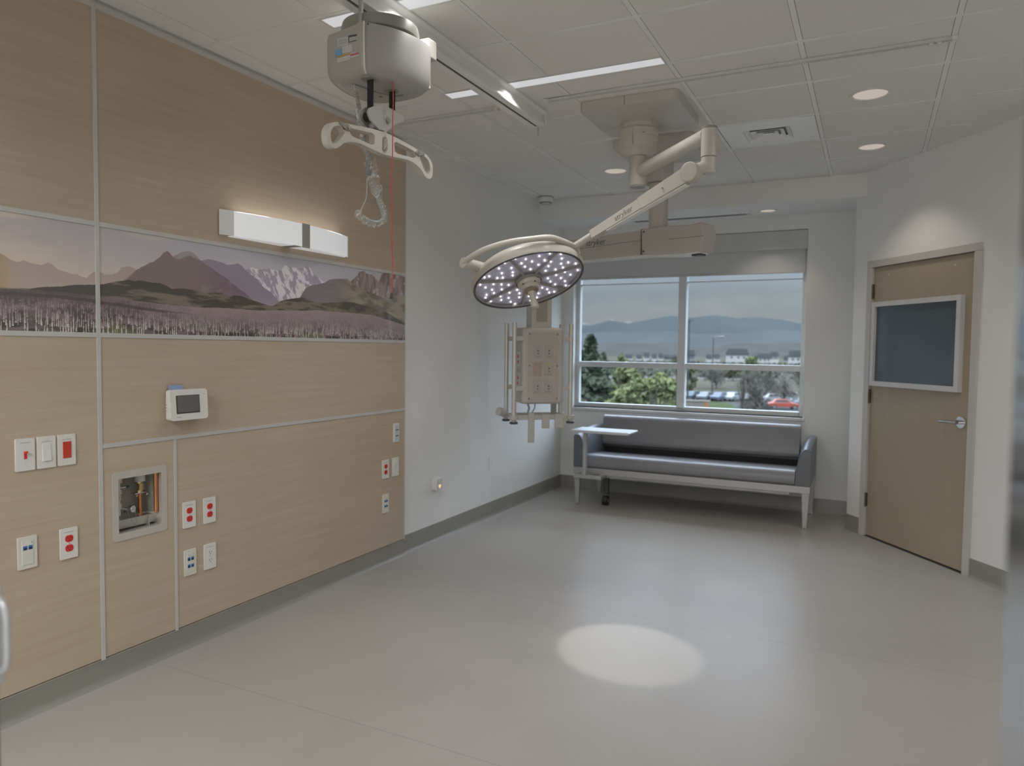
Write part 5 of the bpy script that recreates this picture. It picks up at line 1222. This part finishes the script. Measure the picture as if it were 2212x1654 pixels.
def ridge(name, pts, D, depth, m, rough_=0, seed=1, n=160):
    rs = np.random.RandomState(seed); xs = [p[0] for p in pts]; ys = [p[1] for p in pts]
    vs = []
    for i in range(n+1):
        px = xs[0]+(xs[-1]-xs[0])*i/n; py = np.interp(px, xs, ys)+rough_*(rs.rand()-.5)
        top = at_d(px, py, D); dirh = Vector((top.x, top.y, 0)).normalized()
        h = top.z-GZ
        fr = Vector((top.x, top.y, 0))-dirh*depth; bk_ = Vector((top.x, top.y, 0))+dirh*depth
        m1 = Vector((top.x, top.y, 0))-dirh*depth*.5
        vs += [(fr.x, fr.y, GZ-1), (m1.x, m1.y, GZ+h*.5), (top.x, top.y, top.z), (bk_.x, bk_.y, GZ-1)]
    fs = [(i*4+k, (i+1)*4+k, (i+1)*4+k+1, i*4+k+1) for i in range(n) for k in range(3)]
    return st(MB().add(vs, fs, True).build(name, m, recalc=False))
z4 = lambda l: [(1200+a*.31645, 480+b_*.31645) for a, b_ in l]
ridge('mountain_range', z4([(-700, 720), (0, 715), (130, 700), (260, 700), (370, 668), (500, 690), (700, 652), (800, 638), (835, 645), (900, 655), (1000, 642), (1080, 633), (1250, 655), (1360, 648), (1550, 666), (1695, 695), (2300, 720)]), 2600, 550, omat('blue_grey_mountain', (0.036, 0.040, 0.042), .10, .004), .8, 3)  # air haze is put into the blue-grey mountain colour
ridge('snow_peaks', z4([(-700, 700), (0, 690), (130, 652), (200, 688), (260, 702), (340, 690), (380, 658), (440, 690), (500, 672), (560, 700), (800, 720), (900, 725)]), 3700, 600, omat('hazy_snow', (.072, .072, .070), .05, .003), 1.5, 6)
ridge('foothills', z4([(-700, 770), (0, 765), (300, 752), (500, 745), (800, 742), (1000, 765), (1300, 750), (1500, 735), (1700, 745), (2300, 750)]), 1850, 150, omat('pale_foothill', (0.044, 0.047, 0.048), .1, .006), .6, 4)  # haze of the distance mixed into this pale colour
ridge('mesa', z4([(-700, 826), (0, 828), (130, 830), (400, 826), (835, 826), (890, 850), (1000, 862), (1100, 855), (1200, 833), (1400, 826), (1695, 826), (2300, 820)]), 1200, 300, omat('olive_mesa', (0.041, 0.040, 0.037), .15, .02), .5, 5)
for px in (1600, 1632, 1640):
    p = at_d(px+random.uniform(-12, 12), 748, 850); tag(MB().cyl((p.x, p.y, GZ), (p.x, p.y, p.z), .35, .2, 8).build('utility_pole', m_dark, loc=(p.x, p.y, GZ)), 'thin far utility pole standing in front of the olive mesa', 'pole', 'far utility poles')

# houses
m_roof = omat('slate_roof', (0.028, 0.028, 0.029), .1, .2); HC = [omat('house_white', (0.26, 0.25, 0.24), .03), omat('house_beige', (0.165, 0.155, 0.138), .04), omat('house_grey', (0.125, 0.128, 0.130), .04)]
def house(px, wpx, pyb, pyt, D, ci, label, group='houses beyond the fields'):
    p = at_d(px, pyb, D); dirh = Vector((p.x, p.y, 0)).normalized(); sd_ = Vector((dirh.y, -dirh.x, 0)); w = wpx*D/FPX/2*1.0
    top = at_d(px, pyt, D).z; h = top-GZ; base = Vector((p.x, p.y, GZ))
    he_ = h*.62
    Mh_ = frame(base, sd_, dirh, (0, 0, 1))
    t_ = empty('house', base, label, 'house', group)
    MB().box(-w, w, -4, 5, 0, he_, Mh_).build('walls', HC[ci], t_)
    w2 = w*1.06
    rf = MB().add([Mh_ @ Vector(v) for v in ((-w2, -4.6, he_), (w2, -4.6, he_), (w2, 5.6, he_), (-w2, 5.6, he_), (-w2*.8, .5, h), (w2*.8, .5, h))], [(0, 1, 5, 4), (2, 3, 4, 5), (1, 2, 5), (3, 0, 4), (3, 2, 1, 0)]).build('roof', m_roof, t_)
    for k in (-.5, .1, .6):
        MB().box(w*k-.5, w*k+.6, -4.08, -3.95, he_*.60, he_*.82, Mh_).build('window', m_dark, t_)
hl_ = 'small pale house with slate roof in the distant row beyond the trees'
for px, w, pb, ptop, ci in ((1262, 20, 792, 770, 1), (1358, 15, 790, 765, 0), (1380, 12, 790, 766, 0), (1396, 12, 789, 761, 0), (1413, 10, 790, 764, 0), (1427, 10, 790, 763, 0), (1440, 13, 790, 766, 1), (1455, 14, 790, 767, 2), (1531, 12, 790, 765, 0), (1548, 13, 790, 764, 0), (1672, 17, 788, 760, 0), (1700, 14, 790, 768, 1)):
    house(px, w, pb, ptop, 520, ci, hl_)
house(1488, 24, 786, 756, 460, 2, 'grey house with dark roof beside the window mullion, behind the tall lamp post')
house(1592, 44, 786, 753, 470, 0, 'wide white house with slate gables, centre of the far window pane', None)
house(1650, 28, 787, 763, 460, 0, 'white house right behind the small bright green tree', None)
house(1722, 34, 786, 757, 440, 0, 'white house at the far edge of the window view', None)

# trees
def leafmat(n, c): return omat(n, c, .35, .8)
m_con = leafmat('conifer_needles', (0.052, 0.060, 0.042)); m_yg = leafmat('yellow_green_leaves', (0.108, 0.118, 0.058)); m_gr = leafmat('bright_green_leaves', (0.070, 0.088, 0.042)); m_bare = leafmat('bare_grey_twigs', (0.080, 0.075, 0.065)); m_olive = leafmat('olive_leaves', (0.065, 0.065, 0.037)); m_bark = omat('bark', (0.050, 0.043, 0.035), .2, 1)
def tree(px, pyt, D, wpx, kind, m, label, group=None, hfrac=.85, n=2600, seed=0, pyb=None):
    rs = random.Random(seed+int(px)); top = at_d(px, pyt, D); H_ = top.z-GZ; R_ = wpx*D/FPX/2; base = Vector((top.x, top.y, GZ))
    t_ = empty('tree' if kind != 'conifer' else 'conifer', base, label, 'tree', group)
    MB().tube([base, base+Vector((.1, 0, H_*.5)), base+Vector((0, 0, H_*.92))], [H_*.018+.05, H_*.012+.03, .03], 8).build('trunk', m_bark, t_)
    vs = []; fs = []
    blobs = []
    if kind != 'conifer':
        for k in range(16):
            a = rs.uniform(0, 6.28); q = rs.random()**.6; zz = rs.uniform(1-hfrac, .90)
            env = math.sin(math.pi*min(1, max(.06, (zz-(1-hfrac)+.12)/(hfrac+.16))))**.7
            blobs.append((Vector((math.cos(a)*R_*.72*q*env, math.sin(a)*R_*.72*q*env, H_*zz)), R_*rs.uniform(.26, .46)))
    for k in range(n):
        if kind == 'conifer':
            zz = 1-hfrac*rs.random()**.75; rr_ = R_*((1-zz)/hfrac)**.8*(.55+.5*rs.random()); rr_ *= .75+.35*math.sin(zz*34); a = rs.uniform(0, 6.28)
            c = Vector((math.cos(a)*rr_, math.sin(a)*rr_, H_*zz)); sz = .11*R_*(.6+.8*rs.random())
        elif kind == 'bare':
            b_ = rs.choice(blobs); v = Vector((rs.gauss(0, 1), rs.gauss(0, 1), rs.gauss(0, 1))).normalized()*rs.random()**.5; c = b_[0]+v*b_[1]*1.15; sz = .05*R_*(.6+rs.random())
        else:
            b_ = rs.choice(blobs); v = Vector((rs.gauss(0, 1), rs.gauss(0, 1), rs.gauss(0, 1))).normalized()*rs.random()**.33; c = b_[0]+v*b_[1]*1.1; sz = .085*R_*(.6+.9*rs.random())
        d1 = Vector((rs.gauss(0, 1), rs.gauss(0, 1), rs.gauss(0, 1))).normalized(); d2 = d1.orthogonal().normalized()
        if kind == 'bare': d1 = (d1+Vector((0, 0, 1.2))).normalized(); d2 = d1.orthogonal().normalized()*.22; d1 = d1*2.6
        o = len(vs); vs += [base+c+d1*sz, base+c+d2*sz, base+c-d1*sz, base+c-d2*sz]; fs.append((o, o+1, o+2, o+3))
    MB().add(vs, fs).build('crown' if kind != 'bare' else 'twigs', m, t_, recalc=False)
    if kind == 'bare':
        mb = MB()
        for b_ in blobs[:12]: mb.tube([base+Vector((0, 0, b_[0].z*.45)), base+b_[0]*.8, base+b_[0]*1.05], [.09, .05, .02], 5)
        mb.build('branches', m_bark, t_)
    return t_
tree(1276, 728, 62, 150, 'conifer', m_con, 'tall dark conifer outside the window, highest treetop in view', hfrac=.97, n=9000)
tree(1255, 757, 52, 100, 'conifer', m_con, 'shorter dark conifer beside the boom pole, in front of the tallest one', hfrac=.97, n=3400)
tree(1303, 762, 70, 84, 'conifer', m_con, 'dark conifer between the tallest conifer and the yellow-green trees', hfrac=.95, n=2600)
tree(1344, 748, 110, 40, 'leafy', m_gr, 'green leafy tree rising above the window transom beside the conifers', hfrac=.8, seed=2)
for px, pt, D, w, lb in ((1336, 790, 48, 100, 'yellow-green tree nearest the dark conifers, below the transom'), (1366, 787, 72, 100, 'yellow-green tree filling the middle of the lower window pane'), (1402, 791, 50, 100, 'yellow-green tree with dark gaps, lower pane'), (1440, 789, 58, 90, 'yellow-green tree next to the window mullion, lower pane')):
    tree(px, pt, D, w, 'leafy', m_yg, lb, 'yellow-green trees below the transom', hfrac=1.0, n=6500, seed=5)
tree(1462, 757, 80, 26, 'leafy', m_olive, 'slim olive tree half hidden by the window mullion', hfrac=.8, seed=3, n=1400)
tree(1418, 800, 38, 60, 'bare', m_bare, 'bare grey tree among the yellow-green trees', hfrac=.8, n=900, seed=6)
tree(1624, 768, 190, 38, 'leafy', m_gr, 'small bright green tree in front of the white houses', hfrac=.8, seed=4, n=1500)
tree(1548, 789, 165, 62, 'bare', m_bare, 'spreading bare tree behind the row of parked cars', hfrac=.75, seed=8, n=1500)
tree(1492, 788, 140, 34, 'leafy', m_olive, 'dark olive tree beside the window mullion, above the parked cars', hfrac=.8, seed=9, n=1400)
tree(1640, 797, 92, 86, 'bare', m_bare, 'big bare grey tree in front of the parked cars', hfrac=.9, seed=10, n=3200)
tree(1606, 800, 88, 44, 'bare', m_bare, 'narrow bare tree left of the biggest bare tree', hfrac=.9, seed=14, n=1200)
tree(1696, 796, 120, 60, 'bare', mat('brown_twigs', (.11, .095, .08), .9, var=.3, scale=.8), 'brownish bare tree above the red car', hfrac=.75, seed=11, n=1800)
tree(1584, 791, 210, 44, 'leafy', m_olive, 'low olive tree behind the beige field strip', hfrac=.6, seed=12, n=1400)
tree(1730, 792, 160, 40, 'bare', m_bare, 'pale bare tree at the far edge of the window view', hfrac=.8, seed=13, n=1200)
# shrub belt in front of the houses: too dense to count
vs, fs = [], []
rs = random.Random(77)
for k in range(9000):
    px = rs.uniform(1230, 1745); D = rs.uniform(230, 430); g_ = at_d(px, 760, D); sz = rs.uniform(.4, 1.1)
    c = Vector((g_.x, g_.y, GZ+rs.uniform(-.3, .2+.0035*D))); d1 = Vector((rs.gauss(0, 1), rs.gauss(0, 1), rs.gauss(0, 1))).normalized(); d2 = d1.orthogonal().normalized(); o = len(vs)
    vs += [c+d1*sz, c+d2*sz, c-d1*sz, c-d2*sz]; fs.append((o, o+1, o+2, o+3))
hd = MB().add(vs, fs).build('shrub_belt', omat('shrub_leaves', (0.058, 0.058, 0.045), .4, .03), recalc=False); tag(hd, 'belt of pale shrubs and brush in front of the distant houses', 'shrubs', kind='stuff')

# cars
def car(px, py, ang, col, label, D=None, van=False):
    g_ = at_z(px, py, GZ); dirh = Vector((g_.x, g_.y, 0)).normalized(); rz_ = math.atan2(-dirh.x, dirh.y)+math.radians(ang)
    t_ = empty('car', (g_.x, g_.y, GZ+.05), label, 'car', None, rz=rz_)
    Mc = MW[t_.name]; Mx = Mc @ Matrix(((1, 0, 0, 0), (0, 0, -1, 0), (0, 1, 0, 0), (0, 0, 0, 1)))
    H_ = 1.75 if van else 1.42
    body = [(-2.25, .35), (-2.28, .75), (-2.1, .92), (-1.3, 1.0), (1.0, .98), (1.9, .85), (2.22, .68), (2.25, .35)]
    cab = [(-2.05 if van else -1.55, .95), (-1.85 if van else -1.15, H_), (.35, H_), (1.05, .97)]
    m_c = mat('car_paint_'+label.split()[0].replace('-', '_'), col, .25, metal=.2, var=.03)
    MB().prism(body, -.88, .88, Mx).build('body', m_c, t_, bevel=.06)
    cb = MB().prism(cab, -.76, .76, Mx).build('cabin', m_c, t_, bevel=.05)
    gl_ = [(cab[0][0]+.22, 1.0), (cab[1][0]+.08, H_-.10), (.28, H_-.10), (.80, 1.0)]
    MB().prism(gl_, -.78, .78, Mx).build('side_window', m_dark, cb)
    for x_ in (-1.4, 1.4):
        for y_ in (-.80, .80):
            w_ = MB().cyl(Mc @ Vector((x_, y_-.1, .33)), Mc @ Vector((x_, y_+.1, .33)), .33, n=18).build('wheel', m_black, t_)
            MB().cyl(Mc @ Vector((x_, y_-.11, .33)), Mc @ Vector((x_, y_+.11, .33)), .19, n=12).build('hub_cap', m_steel, w_)
    for y_ in (-.6, .6): MB().box(2.18, 2.27, y_-.18, y_+.18, .60, .72, Mc).build('headlight', m_plate, t_)
car(1499, 863, 60, (.045, .055, .07), 'navy parked car next to the window mullion, behind the low sign wall')
car(1528, 865, 62, (.10, .105, .115), 'slate grey parked car second from the window mullion')
car(1558, 866, 60, (.07, .08, .105), 'blue grey parked car in the middle of the row')
car(1585, 866, 62, (.20, .21, .22), 'silver parked car between the blue grey and charcoal cars')
car(1623, 870, 60, (.045, .05, .05), 'charcoal parked car behind the big bare tree')
car(1676, 870, 12, (.26, .265, .27), 'white parked car just behind the red car')
car(1692, 884, 12, (.26, .06, .04), 'red parked car near the window edge')
car(1742, 879, 60, (.045, .05, .06), 'dark parked car at the far window edge, beside the red car')
car(1692, 856, 8, (.06, .04, .038), 'maroon parked car behind the white and red cars')
car(1430, 882, 10, (.23, .24, .245), 'pale parked car glimpsed through the yellow-green trees')
# low masonry sign wall
g_ = at_z(1505, 893, GZ); dirh = Vector((g_.x, g_.y, 0)).normalized(); sd_ = Vector((dirh.y, -dirh.x, 0)); Mg = frame((g_.x, g_.y, GZ), sd_, dirh, (0, 0, 1))
sw = empty('masonry_wall', (g_.x, g_.y, GZ), 'low pale masonry wall with orange brick end by the car park', 'wall')
MB().box(-1.6, .9, -.3, .3, 0, 1.65, Mg).build('panel', omat('pale_masonry', (0.130, 0.117, 0.105), .08, 2), sw); MB().box(.9, 1.5, -.35, .35, 0, 1.75, Mg).build('brick_end', omat('orange_brick', (0.190, 0.100, 0.050), .1, 4), sw); MB().box(-1.8, 1.7, -.4, .4, 1.65, 1.8, Mg).build('coping', HC[1], sw)
# street lamps
def street_lamp(px, pyt, D, label, arm_):
    p = at_d(px, pyt, D); t_ = empty('street_lamp', (p.x, p.y, GZ), label, 'street lamp')
    dirh = Vector((p.x, p.y, 0)).normalized(); sd_ = Vector((dirh.y, -dirh.x, 0))
    MB().cyl((p.x, p.y, GZ), (p.x, p.y, p.z), .16, .09, 10).build('pole', omat('dark_bronze', (0.050, 0.050, 0.050), .05), t_)
    if arm_: MB().tube([p-Vector((0, 0, .2)), p+sd_*.4, p+sd_*1.3+Vector((0, 0, .1))], .07, 8).build('arm', m_dark, t_); MB().sphere(p+sd_*1.6+Vector((0, 0, .08)), .45, 10, 6, (1.2, .8, .35)).build('lamp_head', m_dark, t_)
    else: MB().box(-.55, .55, -.3, .3, -.1, .25, Matrix.Translation(p)).build('lamp_head', m_dark, t_)
street_lamp(1489, 692, 120, 'tall parking lot lamp post close to the window mullion', False)
street_lamp(1541, 728, 150, 'shorter street lamp with a curved arm, mid pane', True)
